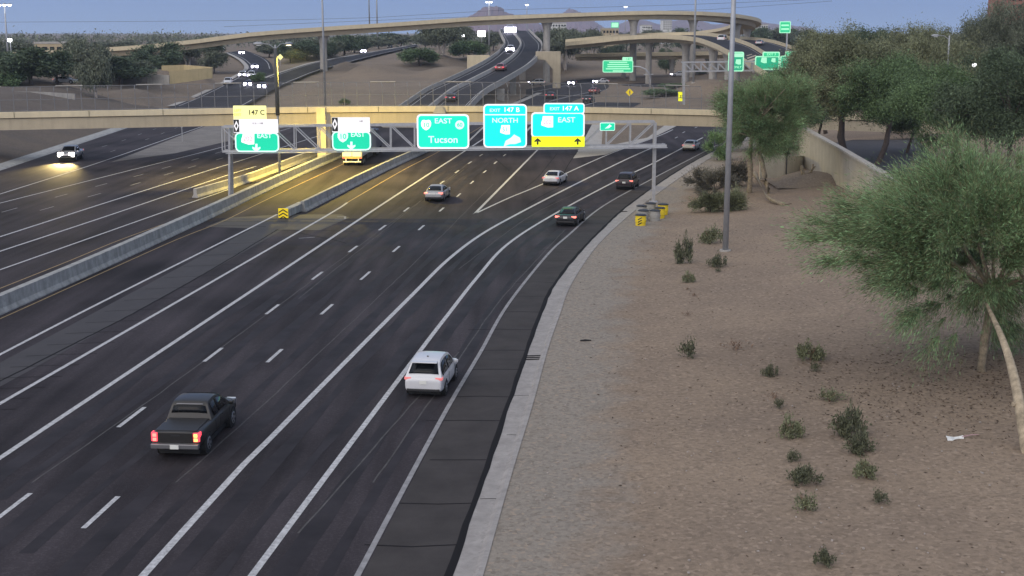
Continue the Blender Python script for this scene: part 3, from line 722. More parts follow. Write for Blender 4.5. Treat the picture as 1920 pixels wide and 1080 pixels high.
s.panel((440, 248, 524, 285), M_GREEN, M_SLET, bw=.14, name='panel', r=.5); s.shield(465, 259, 12, M_SPINK); s.text('202', 465, 260, 8, mat('pinkish_letter_glow', (.4, .25, .28), .5, emis=(.75, .55, .6), estr=.6), layer=5)  # shield digits carry a painted-in glow
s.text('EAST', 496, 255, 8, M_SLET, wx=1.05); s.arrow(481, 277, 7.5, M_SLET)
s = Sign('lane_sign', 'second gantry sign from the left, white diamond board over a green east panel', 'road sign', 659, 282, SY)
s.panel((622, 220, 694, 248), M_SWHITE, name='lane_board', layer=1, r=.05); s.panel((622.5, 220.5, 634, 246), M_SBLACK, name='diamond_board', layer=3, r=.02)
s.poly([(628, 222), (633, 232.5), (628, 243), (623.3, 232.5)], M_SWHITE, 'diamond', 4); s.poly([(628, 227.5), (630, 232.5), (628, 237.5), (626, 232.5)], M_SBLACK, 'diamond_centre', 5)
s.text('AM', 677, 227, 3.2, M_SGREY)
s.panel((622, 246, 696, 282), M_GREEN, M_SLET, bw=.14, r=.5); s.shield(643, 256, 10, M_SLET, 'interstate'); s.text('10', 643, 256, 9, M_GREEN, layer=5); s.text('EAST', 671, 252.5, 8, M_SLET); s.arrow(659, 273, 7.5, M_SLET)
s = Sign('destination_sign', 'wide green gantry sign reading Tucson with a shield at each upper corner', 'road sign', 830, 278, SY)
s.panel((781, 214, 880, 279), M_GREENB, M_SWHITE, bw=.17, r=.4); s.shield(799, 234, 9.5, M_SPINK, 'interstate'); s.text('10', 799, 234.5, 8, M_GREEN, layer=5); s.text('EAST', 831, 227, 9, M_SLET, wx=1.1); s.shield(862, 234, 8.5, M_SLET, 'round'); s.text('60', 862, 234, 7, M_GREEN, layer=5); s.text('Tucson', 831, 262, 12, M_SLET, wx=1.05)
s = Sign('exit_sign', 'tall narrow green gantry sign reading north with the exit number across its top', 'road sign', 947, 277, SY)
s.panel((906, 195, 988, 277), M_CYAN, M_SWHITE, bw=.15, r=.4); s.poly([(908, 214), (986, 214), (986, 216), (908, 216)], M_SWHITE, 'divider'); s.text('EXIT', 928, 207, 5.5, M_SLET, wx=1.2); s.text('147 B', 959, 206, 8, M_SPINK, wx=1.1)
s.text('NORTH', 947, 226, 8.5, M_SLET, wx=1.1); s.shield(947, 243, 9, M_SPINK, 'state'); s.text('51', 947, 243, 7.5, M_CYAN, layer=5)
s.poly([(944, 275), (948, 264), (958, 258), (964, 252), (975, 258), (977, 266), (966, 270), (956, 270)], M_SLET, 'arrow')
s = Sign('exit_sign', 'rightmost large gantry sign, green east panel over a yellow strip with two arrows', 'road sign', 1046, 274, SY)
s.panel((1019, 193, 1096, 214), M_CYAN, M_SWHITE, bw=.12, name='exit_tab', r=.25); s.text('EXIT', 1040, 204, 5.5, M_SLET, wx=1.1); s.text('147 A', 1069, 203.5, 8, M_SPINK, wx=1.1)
s.panel((996, 210.5, 1096, 258), M_CYAN, M_SWHITE, bw=.15, r=.35, layer=1); s.shield(1026, 228, 11, M_SPINK); s.text('202', 1026, 229, 7, MAT['pinkish_letter_glow'], layer=5); s.text('EAST', 1062, 225, 9, M_SLET, wx=1.1)
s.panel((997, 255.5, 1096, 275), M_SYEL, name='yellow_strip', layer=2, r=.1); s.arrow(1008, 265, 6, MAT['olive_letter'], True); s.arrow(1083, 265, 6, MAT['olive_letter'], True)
s = Sign('small_sign', 'small green plaque hung inside the right end of the truss gantry', 'road sign', 1138, 244, GY - .15)
s.panel((1125, 230, 1153, 245), M_GREEN, M_SLET, bw=.05, r=.12); s.poly([(1134, 241), (1140, 236), (1143, 233), (1147, 236), (1142, 240)], M_SLET, 'arrow')
# ---- poles and lamps
def cobra(root, z, dx, dy, m=M_LENS, L=1.8):
    b = MB(); b.tube([(0, 0, z - .6), (dx * .5, dy * .5, z - .05), (dx, dy, z)], .05, 6); b.build('arm', M_POLE, root)
    b = MB(); d = Vector((dx, dy, 0)).normalized()
    b.tube([Vector((dx, dy, z)), Vector((dx, dy, z)) + d * .25, Vector((dx, dy, z)) + d * .8, Vector((dx, dy, z)) + d * 1.1], [.08, .19, .2, .08], 8); h = b.build('lamp_head', M_POLE, root, smooth=True)
    b = MB(); b.box(tuple(Vector((dx, dy, z - .19)) + d * .5), (.5, .3, .06), rz=math.atan2(dy, dx)); b.build('lens', m, h)
def pole(label, q, h, r0, r1, kind=None, name='light_pole', arms=(), lens=M_LENS, group=None):
    t = thing(name, label, 'light pole', q, 0, group)
    b = MB(); b.tube([(0, 0, -.3), (0, 0, h)], [r0, r1], 12); b.build('pole', M_POLE, t, smooth=True)
    b = MB(); b.tube([(0, 0, -.2), (0, 0, .12)], r0 * 1.9, 10); b.build('base_plate', M_CONC, t)
    for a in arms: cobra(t, h, a[0], a[1], a[2] if len(a) > 2 else lens)
    return t
q = PV(1360, 471); pole('tall grey light pole rising from the gravel slope past the picture top', q, 27, .23, .16, arms=[(-3, 0), (3, 0)])
q = P(525, 337)
sod = pole('grey light pole with twin heads standing on the median barrier', q, (PY(515, 84, q.y).z), .16, .10)
hz2 = PY(515, 82, q.y).z
sod.children[0].scale = (1, 1, 1)
cobra(sod, hz2, -1.4, 0, M_LENS); cobra(sod, hz2, .95, 1.15, M_SODIUM)
b = MB(); b.tube([(0, 0, 7.5), (0, 0, hz2 - .5)], [.24, .20], 12); b.build('sleeve', mat('sleeve_grey', (.07, .072, .075), .8), sod, smooth=True)
ll = bpy.data.lights.new('lamp_light', 'SPOT'); ll.energy = 52000; ll.color = (1, .74, .11); ll.spot_size = R(162); ll.spot_blend = .7; ll.shadow_soft_size = .3
lo = bpy.data.objects.new('lamp_light', ll); link(lo, sod); lo.location = (1.5, 1.8, hz2 - .4); lo.rotation_euler = (R(4), R(-14), 0)
pole('thin dark mast left of centre rising from the brown infield', PT(610, 205), 34, .28, .16, arms=[(-2, 0), (2, 0)])
pole('thin mast with a pale lower sleeve beyond the far ramp', PT(708, 90), 40, .45, .3, arms=[(-2, 0), (2, 0)])
t = pole('distant mast just left of the pale sleeved mast above the flyover', PY(693, 60, 640), 32, .35, .25, arms=[(-2, 0), (2, 0)])
q = PT(1300, 157); pole('thin grey pole standing in front of the right flyover columns', q, 34, .27, .2, arms=[(-2, 0), (2, 0)])
q = PY(1773, 178, 190); q.z = 2; pole('slim pale pole among the trees at the right edge', q, 14.5, .16, .11, arms=[(-1.5, 0)])
def mast(label, px, py, Y, base_y, m=M_LAMP, size=.5, nh=4):
    q = PY(px, py, Y); z0 = T(q.x, Y) if Y > 270 else 0
    t = thing('high_mast_light', label, 'light pole', (q.x, Y, z0)); h = q.z - z0
    b = MB(); b.tube([(0, 0, -.3), (0, 0, h - .3)], [.4, .2], 8); b.build('pole', M_POLE, t, smooth=True)
    for k in range(nh):
        a = 2 * math.pi * k / nh + .4; x, y = math.cos(a) * size * 1.3, math.sin(a) * size * 1.3
        b = MB(); b.tube([(x * .2, y * .2, h - .3), (x, y, h - .1)], .06, 5); b.build('arm', M_POLE, t)
        b = MB(); b.tube([(x, y, h + .35), (x, y, h + .1), (x, y, h - .2)], [size * .25, size * .6, size * .65], 8); b.build('lamp_head', M_POLE, t)
        b = MB(); b.tube([(x, y, h - .22), (x, y, h - .55)], [size * .62, size * .3], 8); b.build('lens', m, t)
    return t
mast('lit high mast lamp in front of the dark peaked mountain', 917, 3, 620, 30, size=.95)
mast('small lit mast lamp right of the peaked mountain', 988, 8, 900, 28, size=.7)
mast('small lit mast lamp above the middle of the flyover', 1173, 12, 950, 24, size=.7)
mast('lit mast lamp at the upper left corner of the picture', 8, 8, 420, 90, size=1.2)
q = PT(26, 146); t = thing('street_lamp', 'short lit street lamp among the dark trees at the left edge', 'light pole', q); zt = PY(20, 76, q.y).z - q.z
b = MB(); b.tube([(0, 0, -.3), (-.25, 0, zt)], [.14, .09], 8); b.build('pole', M_POLE, t, smooth=True)
b = MB(); b.box((-.3, 0, zt + .1), (.9, .6, .75)); b.build('lamp_head', M_LAMP, t, bevel=.15)
q = PY(1825, 148, 175); t = thing('street_lamp', 'short street lamp with a white glowing head among the right trees', 'light pole', (q.x, q.y, 1.7)); zt = PY(1825, 125, 175).z - 1.7
b = MB(); b.tube([(0, 0, -.3), (0, 0, zt)], [.13, .1], 8); b.build('pole', M_DARK, t); b = MB(); b.box((0, 0, zt + .2), (.62, .5, .5)); b.build('lamp_head', mat('globe_lit', (.9, .9, .9), .3, emis=(1, 1, 1), estr=2), t, bevel=.18)
# ---- flyovers
def deck_bridge(name, label, path, wdt, cols, depth=1.9, par=1.0, colr=1.2, m=M_TAN, flare=True):
    t = thing(name, label, 'bridge', path[len(path) // 2]); h = wdt / 2; g = par + .25
    b = MB(); b.sweep(path, [(-h, -par), (-h, -g - .05), (-h * .62, -g - .4), (-h * .55, -par - depth), (h * .55, -par - depth), (h * .62, -g - .4), (h, -g - .05), (h, -par)]); under(b.build('girder', m, t), t)
    for sg in (-1, 1):
        b = MB(); b.sweep(path, [(sg * h + .06, -g), (sg * h - .30, -g), (sg * h - .22, 0), (sg * h + .06, 0)]); under(b.build('parapet', M_TAN2, t), t)
    b = MB(); b.sweep(path, [(-h + .4, -par + .02), (h - .4, -par + .02)], close=False); under(b.build('deck', M_ASPH2, t), t)
    for c in cols:
        i = min(range(len(path)), key=lambda k: (path[k] - Vector((c[0], c[1], path[k].z))).length); p = path[i]; z0 = T(p.x, p.y) - .5; zt = p.z - par - depth + .05
        b = MB()
        if flare: b.tube([(p.x, p.y, z0), (p.x, p.y, zt - 2.6), (p.x, p.y, zt - 1.0), (p.x, p.y, zt)], [colr, colr, colr * 1.25, colr * 1.7], 12)
        else: b.tube([(p.x, p.y, z0), (p.x, p.y, zt)], colr, 12)
        under(b.build('column', M_CONC, t, smooth=False), t)
    return t
fly = [(-150, 106, 440), (0, 99, 430), (120, 93, 427), (250, 86, 425), (380, 73, 425), (470, 61, 426), (605, 50.5, 430), (755, 41, 436), (875, 32.5, 441), (915, 30.5, 443), (1060, 25, 447), (1150, 22, 450), (1225, 20.5, 453), (1300, 22, 458), (1340, 24.5, 464), (1370, 28.5, 474), (1392, 33, 488), (1402, 39, 508), (1395, 46, 532), (1370, 53, 555), (1325, 59, 575)]
FLY = smooth_path([PY(a, c, Y) for a, c, Y in fly], 6)
deck_bridge('flyover_bridge', 'highest tan flyover sweeping across the whole skyline and curling back at right', FLY, 10.5,
            [(PY(px, 40, 440).x, Y) for px, Y in [(300, 425), (612, 430), (1040, 447), (1199, 451), (1320, 459)]] + [(PY(1380, 40, 480).x, 480), (PY(1398, 40, 515).x, 515)])
def edge_bridge(name, label, A, B, cols, depth=1.7, par=1.0, n=36):
    def res(a):
        a = smooth_path(a, 1.0); return [a[int(i * (len(a) - 1) / n)] for i in range(n + 1)]
    A, B = res(A), res(B); t = thing(name, label, 'bridge', A[n // 2])
    def strip(rows, m, nm, closed=False):
        b = MB(); k = len(rows[0])
        for r_ in rows: b.v += [tuple(v) for v in r_]
        for i in range(len(rows) - 1):
            for j in range(k if closed else k - 1):
                b.f.append((i * k + j, (i + 1) * k + j, (i + 1) * k + (j + 1) % k, i * k + (j + 1) % k)); b.m.append(0)
        if closed: b.f += [tuple(range(k)), tuple((len(rows) - 1) * k + j for j in range(k))[::-1]]; b.m += [0, 0]
        under(b.build(nm, m, t), t)
    U = Vector((0, 0, 1))
    strip([(p - U * par, p - U * (par + .4), p.lerp(q, .18) - U * (par + .6), p.lerp(q, .22) - U * (par + depth), p.lerp(q, .78) - U * (par + depth), p.lerp(q, .82) - U * (par + .6), q - U * (par + .4), q - U * par) for p, q in zip(A, B)], M_TAN, 'girder', True)
    strip([(p.lerp(q, .03) - U * (par - .02), q.lerp(p, .03) - U * (par - .02)) for p, q in zip(A, B)], M_ASPH2, 'deck')
    for a, c in ((A, B), (B, A)):
        strip([(p + (p - q).normalized() * .08 - U * (par + .3), p + (p - q).normalized() * .08, p + (q - p).normalized() * .25, p + (q - p).normalized() * .35 - U * (par + .3)) for p, q in zip(a, c)], M_TAN2, 'parapet', True)
    for f, lr in ((.12, 1), (.88, 1)):
        strip([(p.lerp(q, f - .007) - U * (par - .04), p.lerp(q, f + .007) - U * (par - .04)) for p, q in zip(A, B)], M_WHITE, 'edge_line')
    for i, f, r_ in cols:
        p = A[i].lerp(B[i], f); z0 = T(p.x, p.y) - .5; zt = p.z - par - depth + .05
        b = MB(); b.tube([(p.x, p.y, z0), (p.x, p.y, max(z0 + .2, zt - 3)), (p.x, p.y, max(z0 + .3, zt - 1.1)), (p.x, p.y, zt)], [r_, r_, r_ * 1.2, r_ * 1.8], 12); under(b.build('column', M_CONC, t), t)
    return t
def pys(l): return [PY(a, c, Y) for a, c, Y in l]
edge_bridge('ramp_bridge', 'second tan flyover on round columns curving down to the right behind the green signs',
            pys([(1060, 79, 455), (1125, 72.5, 440), (1175, 67, 428), (1240, 64.5, 412), (1300, 69, 390), (1337, 80, 358), (1362, 92, 334), (1400, 112, 300), (1440, 136, 275)]),
            pys([(1060, 74, 480), (1120, 68, 470), (1180, 63.5, 460), (1232, 61.5, 448), (1300, 60, 435), (1350, 64, 405), (1400, 78, 365), (1432, 95, 332), (1480, 124, 300)]),
            [(12, .35, 1.15), (18, .35, 1.15), (23, .35, 1.1), (26, .3, 1.0), (8, .4, 1.0)])
edge_bridge('ramp_bridge', 'dark surfaced ramp bridge at the right partly hidden behind the treetops',
            pys([(1385, 74, 470), (1402, 81, 440), (1425, 92, 405), (1465, 114, 360), (1500, 135, 335)]), pys([(1380, 68.5, 500), (1410, 69.5, 480), (1450, 75, 448), (1495, 90, 405), (1535, 112, 370)]), [(10, .5, 1.1), (20, .5, 1.1)])
lw = smooth_path(pys([(1085, 101, 480), (1170, 99, 475), (1260, 98, 470), (1365, 96, 470), (1480, 95, 475)]), 6)
deck_bridge('low_bridge', 'low tan bridge seen between the flyover columns above a dark underpass', lw, 11, [(PY(1240, 100, 472).x, 472), (PY(1310, 100, 472).x, 472), (PY(1165, 100, 472).x, 472)], 1.6, .9, .8)
lw = smooth_path(pys([(1320, 62.5, 620), (1345, 56, 640), (1370, 50.5, 680)]), 6)
# ---- central ramp
rp = [p for p in RAMP if p.y > 232]
cr = thing('ramp_bridge', 'central two way ramp climbing away from the overpass to an S bend on the skyline', 'bridge', rp[0])
hw = 7.0
b = MB(); b.sweep(rp, [(-hw, 0), (-hw, -.5), (-hw * .7, -1.7), (hw * .7, -1.7), (hw, -.5), (hw, 0)]); under(b.build('girder', M_CONC, cr), cr)
b = MB(); b.sweep(rp, [(-hw + .3, .03), (hw - .3, .03)], close=False); under(b.build('deck', M_ASPH2, cr), cr)
for sg in (-1, 1):
    b = MB(); b.sweep(rp, [(sg * hw + .1, -.55), (sg * hw - .35, -.55), (sg * hw - .3, .0), (sg * hw - .14, .9), (sg * hw + .1, .9)]); under(b.build('parapet', M_CONC, cr), cr)
    b = MB(); b.sweep(rp, [(sg * (hw - 1.3) - .08, .05), (sg * (hw - 1.3) + .08, .05)], close=False); under(b.build('edge_line', M_WHITE, cr), cr)
b = MB(); b.sweep(rp, [(-1.3, .03), (-.5, .03), (-.72, .9), (-1.08, .9)]); under(b.build('median_barrier', M_CONC, cr), cr)
b = MB(); b.sweep(rp, [(.3, .05), (.44, .05)], close=False); under(b.build('edge_line', M_FAINT, cr), cr)
def rz_at(Y): return float(np.interp(Y, [p.y for p in rp], [p.z for p in rp]))
for px, y0, w_ in [(943, 192, 2.0), (966, 180, 1.7), (983, 152, 2.2)]:
    q = P(px, y0); zt = rz_at(q.y) - 1.5; b = MB(); b.box((q.x - .6, q.y, zt / 2 - .2), (w_, 1.6, zt + .4)); under(b.build('column', M_CONC, cr, bevel=.1), cr)
q = P(1044, 166); b = MB(); b.prism([(q.x - 1.3, -.5), (q.x + 1.1, -.5), (q.x + 1.1, 11.2), (q.x - 6.5, 11.2), (q.x - 6.5, 8.9), (q.x - 3.6, 8.5), (q.x - 1.3, 5.8)], q.y - .9, q.y + .9); under(b.build('straddle_pier', M_TAN, cr, bevel=.1), cr)
a, c = PY(876, 131, 392), PY(918, 103.5, 392); b = MB(); b.box(((a.x + c.x) / 2, 392.5, (a.z + c.z) / 2), (c.x - a.x, 1.6, c.z - a.z)); under(b.build('wing_wall', M_TAN2, cr, bevel=.05), cr)
# ---- retaining walls
def wall(label, pts, m, h=None, th=.4, name='retaining_wall'):
    """pts: (px, py_top, py_bottom, Y)"""
    top = [PY(a, t_, Y) for a, t_, c, Y in pts]; bot = [PY(a, c, Y) for a, t_, c, Y in pts]; o = bot[0].copy(); b = MB(); n = len(pts)
    for p, q in zip(top, bot):
        bk = Vector((0, th, 0)); b.v += [tuple(v - o) for v in (q, p, p + bk, q + bk)]
    for i in range(n - 1):
        for k in range(4): b.f.append((4 * i + k, 4 * i + 4 + k, 4 * i + 4 + (k + 1) % 4, 4 * i + (k + 1) % 4)); b.m.append(0)
    b.f += [(0, 1, 2, 3), (4 * n - 1, 4 * n - 2, 4 * n - 3, 4 * n - 4)]; b.m += [0, 0]
    w_ = b.build(name, m); w_.location = o; return tag(w_, label, 'wall')
wall('upper pale cream retaining wall behind another wall near the left trees', [(303, 123, 141, 352), (345, 121.5, 137, 354), (398, 126, 140, 352)], M_CREAM)
wall('lower cream retaining wall with a slanted top in the left infield', [(317, 134, 158, 335), (355, 130.5, 153, 338), (398, 127, 146.5, 342)], M_CREAM)
wall('grey wall section left of the cream retaining walls', [(276, 139, 158, 336), (317, 141, 159, 334.5)], M_CONC)
wall('grey block wall on the slope behind the fence at left', [(-40, 172, 200, 262), (70, 172, 192, 264), (140, 176, 188, 266)], M_CONC)
sw = wall('tall pale sound wall running along the slope behind the right trees', [(1500, 236, 312, 160), (1535, 256, 330, 147), (1580, 281, 352, 133), (1640, 316, 380, 117), (1720, 362, 420, 101)], M_WALL, name='sound_wall')
cap = MB(); top = [PY(a, t_, Y) + Vector((0, .2, .1)) - sw.location for a, t_, Y in [(1500, 236, 160), (1535, 256, 147), (1580, 281, 133), (1640, 316, 117), (1720, 362, 101)]]
cap.sweep(top, [(-.32, -.14), (.32, -.14), (.32, .06), (-.32, .06)]); cap.build('wall_cap', M_CONC, sw)
sw2 = wall('lower pale wall closing off the slope beside the leaning tree trunks', [(1425, 290, 337, 146), (1472, 292, 338, 147), (1513, 292, 322, 158.5)], M_WALL, name='sound_wall')
bb = MB()
for px, Y in [(1475, 146.8), (1519, 158)]:
    q = PY(px, 300, Y); bb.box((q.x, Y - .06, q.z), (.12, .1, 3.4))
bb.v = [tuple(Vector(v) - sw2.location) for v in bb.v]; bb.build('wall_joint', M_TRIM, sw2)
slab('frontage_road', [(1535, 300), (1540, 272), (1600, 262), (1720, 262), (1760, 300), (1700, 330), (1620, 330)], 1.78, mat('frontage_asphalt', (.045, .045, .055), .8, var=.15, vscale=.5))
# ---- distant buildings
def building(label, x0, y0, x1, y1, Y, m, depth=20, rows=3, cols=6):
    a, c = PY(x0, y1, Y), PY(x1, y0, Y); z0 = T(a.x, Y) - 1; t = thing('building', label, 'building', ((a.x + c.x) / 2, Y, z0)); W_ = c.x - a.x; h = c.z - z0
    b = MB(); b.box((0, depth / 2, h / 2), (W_, depth, h)); b.build('wall', m, t)
    b = MB(); b.box((0, depth / 2, h + .3), (W_ * 1.02, depth * 1.02, .6)); b.build('roof', M_CONC, t)
    hh = (c.z - a.z) / rows
    for i in range(rows):
        b = MB()
        for k in range(cols): b.box((-W_ / 2 + W_ * (k + .5) / cols, -.1, h - hh * (i + .55)), (W_ / cols * .6, .3, hh * .45))
        b.build('window_band', M_GLASS, t)
M_BW = mat('white_building', (.62, .62, .6), .8, var=.05); M_BB = mat('beige_building', (.42, .34, .22), .8, var=.08, vscale=.2); M_BR = mat('red_brick_building', (.30, .12, .09), .85, var=.2, vscale=.3)
building('low white building seen under the flyover right of its centre column', 1030, 44, 1062, 58, 900, M_BW, rows=2)
building('pale square tower block on the skyline between flyover columns', 1243, 39, 1260, 56, 1100, M_BW, rows=4, cols=4)
building('low white roofed building left of the pale tower block', 1204, 48, 1223, 60, 1000, M_BW, rows=2)
building('small white building on the skyline beyond the curl of the flyover', 1414, 47, 1440, 57, 1000, M_BW, rows=2)
building('low beige building half hidden by the left trees', 66, 82, 130, 100, 460, M_BB, rows=1, cols=5)
building('tall reddish building cut off by the upper right corner', 1889, -10, 1990, 90, 420, M_BR, rows=7, cols=8)
building('distant beige building on the skyline left of the tower block', 1130, 54, 1160, 64, 800, M_BB, rows=1, cols=5)
# ---- power lines
for lab, l in (('faint upper power line crossing the sky above the flyover', [(-100, 42, 500), (400, 39, 500), (700, 33, 500), (960, 18, 500), (1250, 10, 500), (2000, -20, 500)]), ('faint lower power line crossing the sky above the flyover', [(420, 50, 500), (760, 36, 500), (1000, 27, 500), (1330, 18, 500), (1560, 2, 500)])):
    b = MB(); b.tube(smooth_path(pys(l), 30), .05, 5); o = b.build('power_line', M_DARK); tag(o, lab, 'cable')
# ---- far gantry and signs
g2 = thing('sign_gantry', 'smaller truss gantry in the distance at right carrying three green signs', 'gantry', PY(1282, 190, 290)); o2 = g2.location
def g2p(px, py, dy=0): q = PY(px, py, 290); return Vector((q.x - o2.x, dy, q.z - o2.z))
b = MB(); b.bar(g2p(1282, 196), g2p(1282, 117), .55); b.build('gantry_post', M_STEEL, g2)
b = MB(); b.bar(g2p(1520, 200), g2p(1520, 112), .55); b.build('gantry_post', M_STEEL, g2)
for dy in (0, 1.5):
    for nm, y in (('top_chord', 117), ('bottom_chord', 134)): b = MB(); b.bar(g2p(1279, y, dy), g2p(1524, y - 3, dy), .3); b.build(nm, M_STEEL, g2)
b = MB(); N = 15
for i in range(N):
    x0, x1 = 1283 + 240 * i / N, 1283 + 240 * (i + 1) / N
    for dy in (0, 1.5): b.bar(g2p(x0, 118, dy), g2p(x0, 133, dy), .18); b.bar(g2p(x0, 118, dy), g2p(x1, 133, dy), .18)
b.build('truss_web', M_STEEL, g2)
M_GP = mat('far_sign_deep_green_glow', (.01, .26, .14), .5, emis=(.01, .36, .18), estr=.7)  # deep green with emission in place of incoming light
s = Sign('exit_sign', 'green sign with a white shield on the far gantry just right of the grey pole', 'road sign', 1381, 134, 289.3)
s.panel((1366, 97, 1394, 134), M_GP, M_FMINT, bw=.25, r=.4); s.panel((1368, 100, 1393, 107), M_FMINT, name='exit_tab', layer=2); s.shield(1384, 116, 5, M_FMINT); s.shield(1371, 120, 2.5, M_FMINT, 'round'); s.text('ONLY', 1382, 126, 4, M_FMINT)
s = Sign('exit_sign', 'wide green sign with a raised exit tab at the middle of the far gantry', 'road sign', 1440, 128, 289.3)
s.panel((1430, 97, 1462, 108), M_FGREEN, M_FMINT, name='exit_tab', bw=.25); s.panel((1416, 105, 1461, 131), M_GP, M_FMINT, bw=.25, r=.4, layer=1); s.shield(1432, 113, 5.5, M_FMINT); s.shield(1450, 113, 4, M_FMINT); s.text('EXIT 3', 1446, 102, 4, M_FMINT)
s = Sign('exit_sign', 'green sign at the far gantry right end half hidden by the treetops', 'road sign', 1480, 124, 289.3)
s.panel((1472, 96, 1495, 107), M_FGREEN, M_FMINT, name='exit_tab', bw=.25); s.panel((1463, 104, 1495, 128), M_GP, M_FMINT, bw=.25, r=.4, layer=1); s.text('EXIT', 1483, 102, 4, M_FMINT); s.text('3RD ST', 1479, 112, 5, M_FMINT)
q = P(1219, 180); sy = q.y
s = Sign('exit_sign', 'wide mint green sign held on a curved arm over the far freeway lanes', 'road sign', 1159, 136, sy - .5)
s.panel((1130, 113, 1187, 136), M_FGREEN, M_FMINT, bw=.22, r=.4); s.panel((1167, 107, 1186, 115), M_FMINT, name='exit_tab', layer=1); s.text('147', 1178, 111, 4, M_FGREEN, layer=3)
for y, ww in ((117, 34), (121, 40), (125, 40), (129, 46), (133, 20)): s.poly([(1159 - ww / 2, y - 1), (1159 + ww / 2, y - 1), (1159 + ww / 2, y + 1), (1159 - ww / 2, y + 1)], M_FMINT, 'lettering', 3)
t = thing('sign_post', 'curved grey sign arm beside the far lanes holding the mint green sign', 'sign post', (q.x, q.y, 0))
def rel(px, py): a = PY(px, py, sy); return Vector((a.x - q.x, 0, a.z))
b = MB(); b.tube([Vector((0, 0, -.2)), rel(1219, 150), rel(1217, 138), rel(1210, 130), rel(1200, 125.5), rel(1150, 122)], [.3, .28, .26, .24, .22, .2], 10); b.build('post', M_STEEL, t, smooth=True)
b = MB(); b.bar(rel(1207, 140), rel(1225, 139), .2); b.build('cross_arm', M_STEEL, t)
s = Sign('far_sign', 'distant pale green sign high on a post above the right treetops', 'road sign', 1472, 62, 330); s.panel((1462, 40, 1482, 62), M_FGREEN, M_FMINT, bw=.2, r=.2)
s.poly([(1465, 46), (1479, 46), (1479, 49), (1465, 49)], M_FMINT, 'lettering', 3); s.poly([(1465, 53), (1479, 53), (1479, 56), (1465, 56)], M_FMINT, 'lettering', 3)
b = MB(); z0 = s.L(1476, 110)[1]; b.bar((s.L(1476, 62)[0], .1, 0), (s.L(1476, 62)[0], .1, z0), .35); b.build('post', M_STEEL, s.root)
s = Sign('far_sign', 'tiny pale green sign in the far distance under the flyover', 'road sign', 1153, 51, 800); s.panel((1146, 42, 1160, 52), M_FMINT, M_FGREEN, bw=.3); b = MB(); b.bar((0, .2, 0), (0, .2, -8), .5); b.build('post', M_STEEL, s.root)
def small_sign(label, px, py, base, half, m, diamond, back=False, glyph=None):
    q = PT(px, base) if base < 199 else P(px, base); Y = q.y; t = thing('warning_sign', label, 'road sign', q); c = PY(px, py, Y); z = c.z - q.z; k = half * Y / (F * cp) * 1.02
    b = MB(); b.bar((0, .06, -.2), (0, .06, z + k), .1); b.build('post', M_STEEL, t)
    b = MB(); b.prism([(0, z - k), (k, z), (0, z + k), (-k, z)] if diamond else rrect(-k, z - k * 1.25, k, z + k * 1.25, .1), -.02, .02); b.build('panel', m, t)
    b = MB()
    if glyph == 'curve': b.bar((-.05, -.03, z - k * .5), (-.05, -.03, z + .05), .04, .16); b.bar((-.05, -.03, z), (.12, -.03, z + k * .5), .04, .16); b.build('symbol', M_SBLACK, t)
    if glyph == 'speed':
        o = bpy.data.objects.new('lettering', text_mesh('35', k * 1.0).copy()); o.data.materials.clear(); o.data.materials.append(M_SBLACK); link(o, t); o.location = (0, -.04, z); o.rotation_euler = (math.pi / 2, 0, 0)
    return t
small_sign('yellow diamond warning sign beside the far freeway lanes', 1180, 173, 194, 7, M_SAFE, True, glyph='curve')
small_sign('upright rectangular yellow sign at the foot of the brown right slope', 1277, 181, 197, 6.5, mat('warning_yellow_glow', (.75, .75, .02), .5, emis=(.95, .95, 0), estr=.6), False, glyph='speed')  # panel yellow has a glow added to its colour
small_sign('pale round backed sign beside the twin headed light pole in the left infield', 526, 107, 124, 5.5, M_SPALE, True)
small_sign('bare steel two post sign standing in the left gore', 342, 236, 266, 4, M_SBACK, True)
# ---- sand barrels
def barrel(label, q, m, chev=False):
    t = thing('sand_barrel', label, 'crash barrel', q, 0, 'sand filled crash barrels at the gantry post')
    b = MB(); b.tube([(0, 0, 0), (0, 0, .3), (0, 0, .34), (0, 0, .62), (0, 0, .66), (0, 0, .92)], [.44, .46, .49, .49, .47, .47], 18); b.build('drum', m, t, smooth=False)
    b = MB(); b.tube([(0, 0, .92), (0, 0, .97), (0, 0, 1.03)], [.52, .52, .36], 18); b.build('lid', M_TRIM, t)
    if chev:
        b = MB()
        for k in (-.18, .04, .26): b.bar((-.28, -.43, .32 + k), (.05, -.492, .52 + k), .03, .09)
        b.build('stripe', M_SBLACK, t)
M_BYEL = mat('barrel_yellow_glow', (.70, .52, .02), .5, emis=(.9, .62, 0), estr=.04); M_BWHT = mat('barrel_white', (.30, .29, .27), .6, var=.15)  # faint emission added to the barrel yellow, no lamp inside
for lab, a, c, m, ch in [('yellow crash barrel with black diagonal stripes at the front of the cluster', 1201, 423, M_BYEL, True), ('white crash barrel directly behind the striped yellow one', 1206, 414, M_BWHT, False), ('white crash barrel at the cluster\'s kerb side, half hidden by the front pair', 1203, 405, M_BWHT, False),
                         ('white crash barrel in the middle of the cluster standing alone to the right', 1228, 414, M_BWHT, False), ('yellow crash barrel at the right of the cluster', 1237, 409, M_BYEL, False), ('rear yellow crash barrel at the far right end of the cluster', 1243, 402, M_BYEL, False), ('rear white crash barrel touching the gantry post', 1220, 400, M_BWHT, False)]:
    barrel(lab, PV(a, c), m, ch)
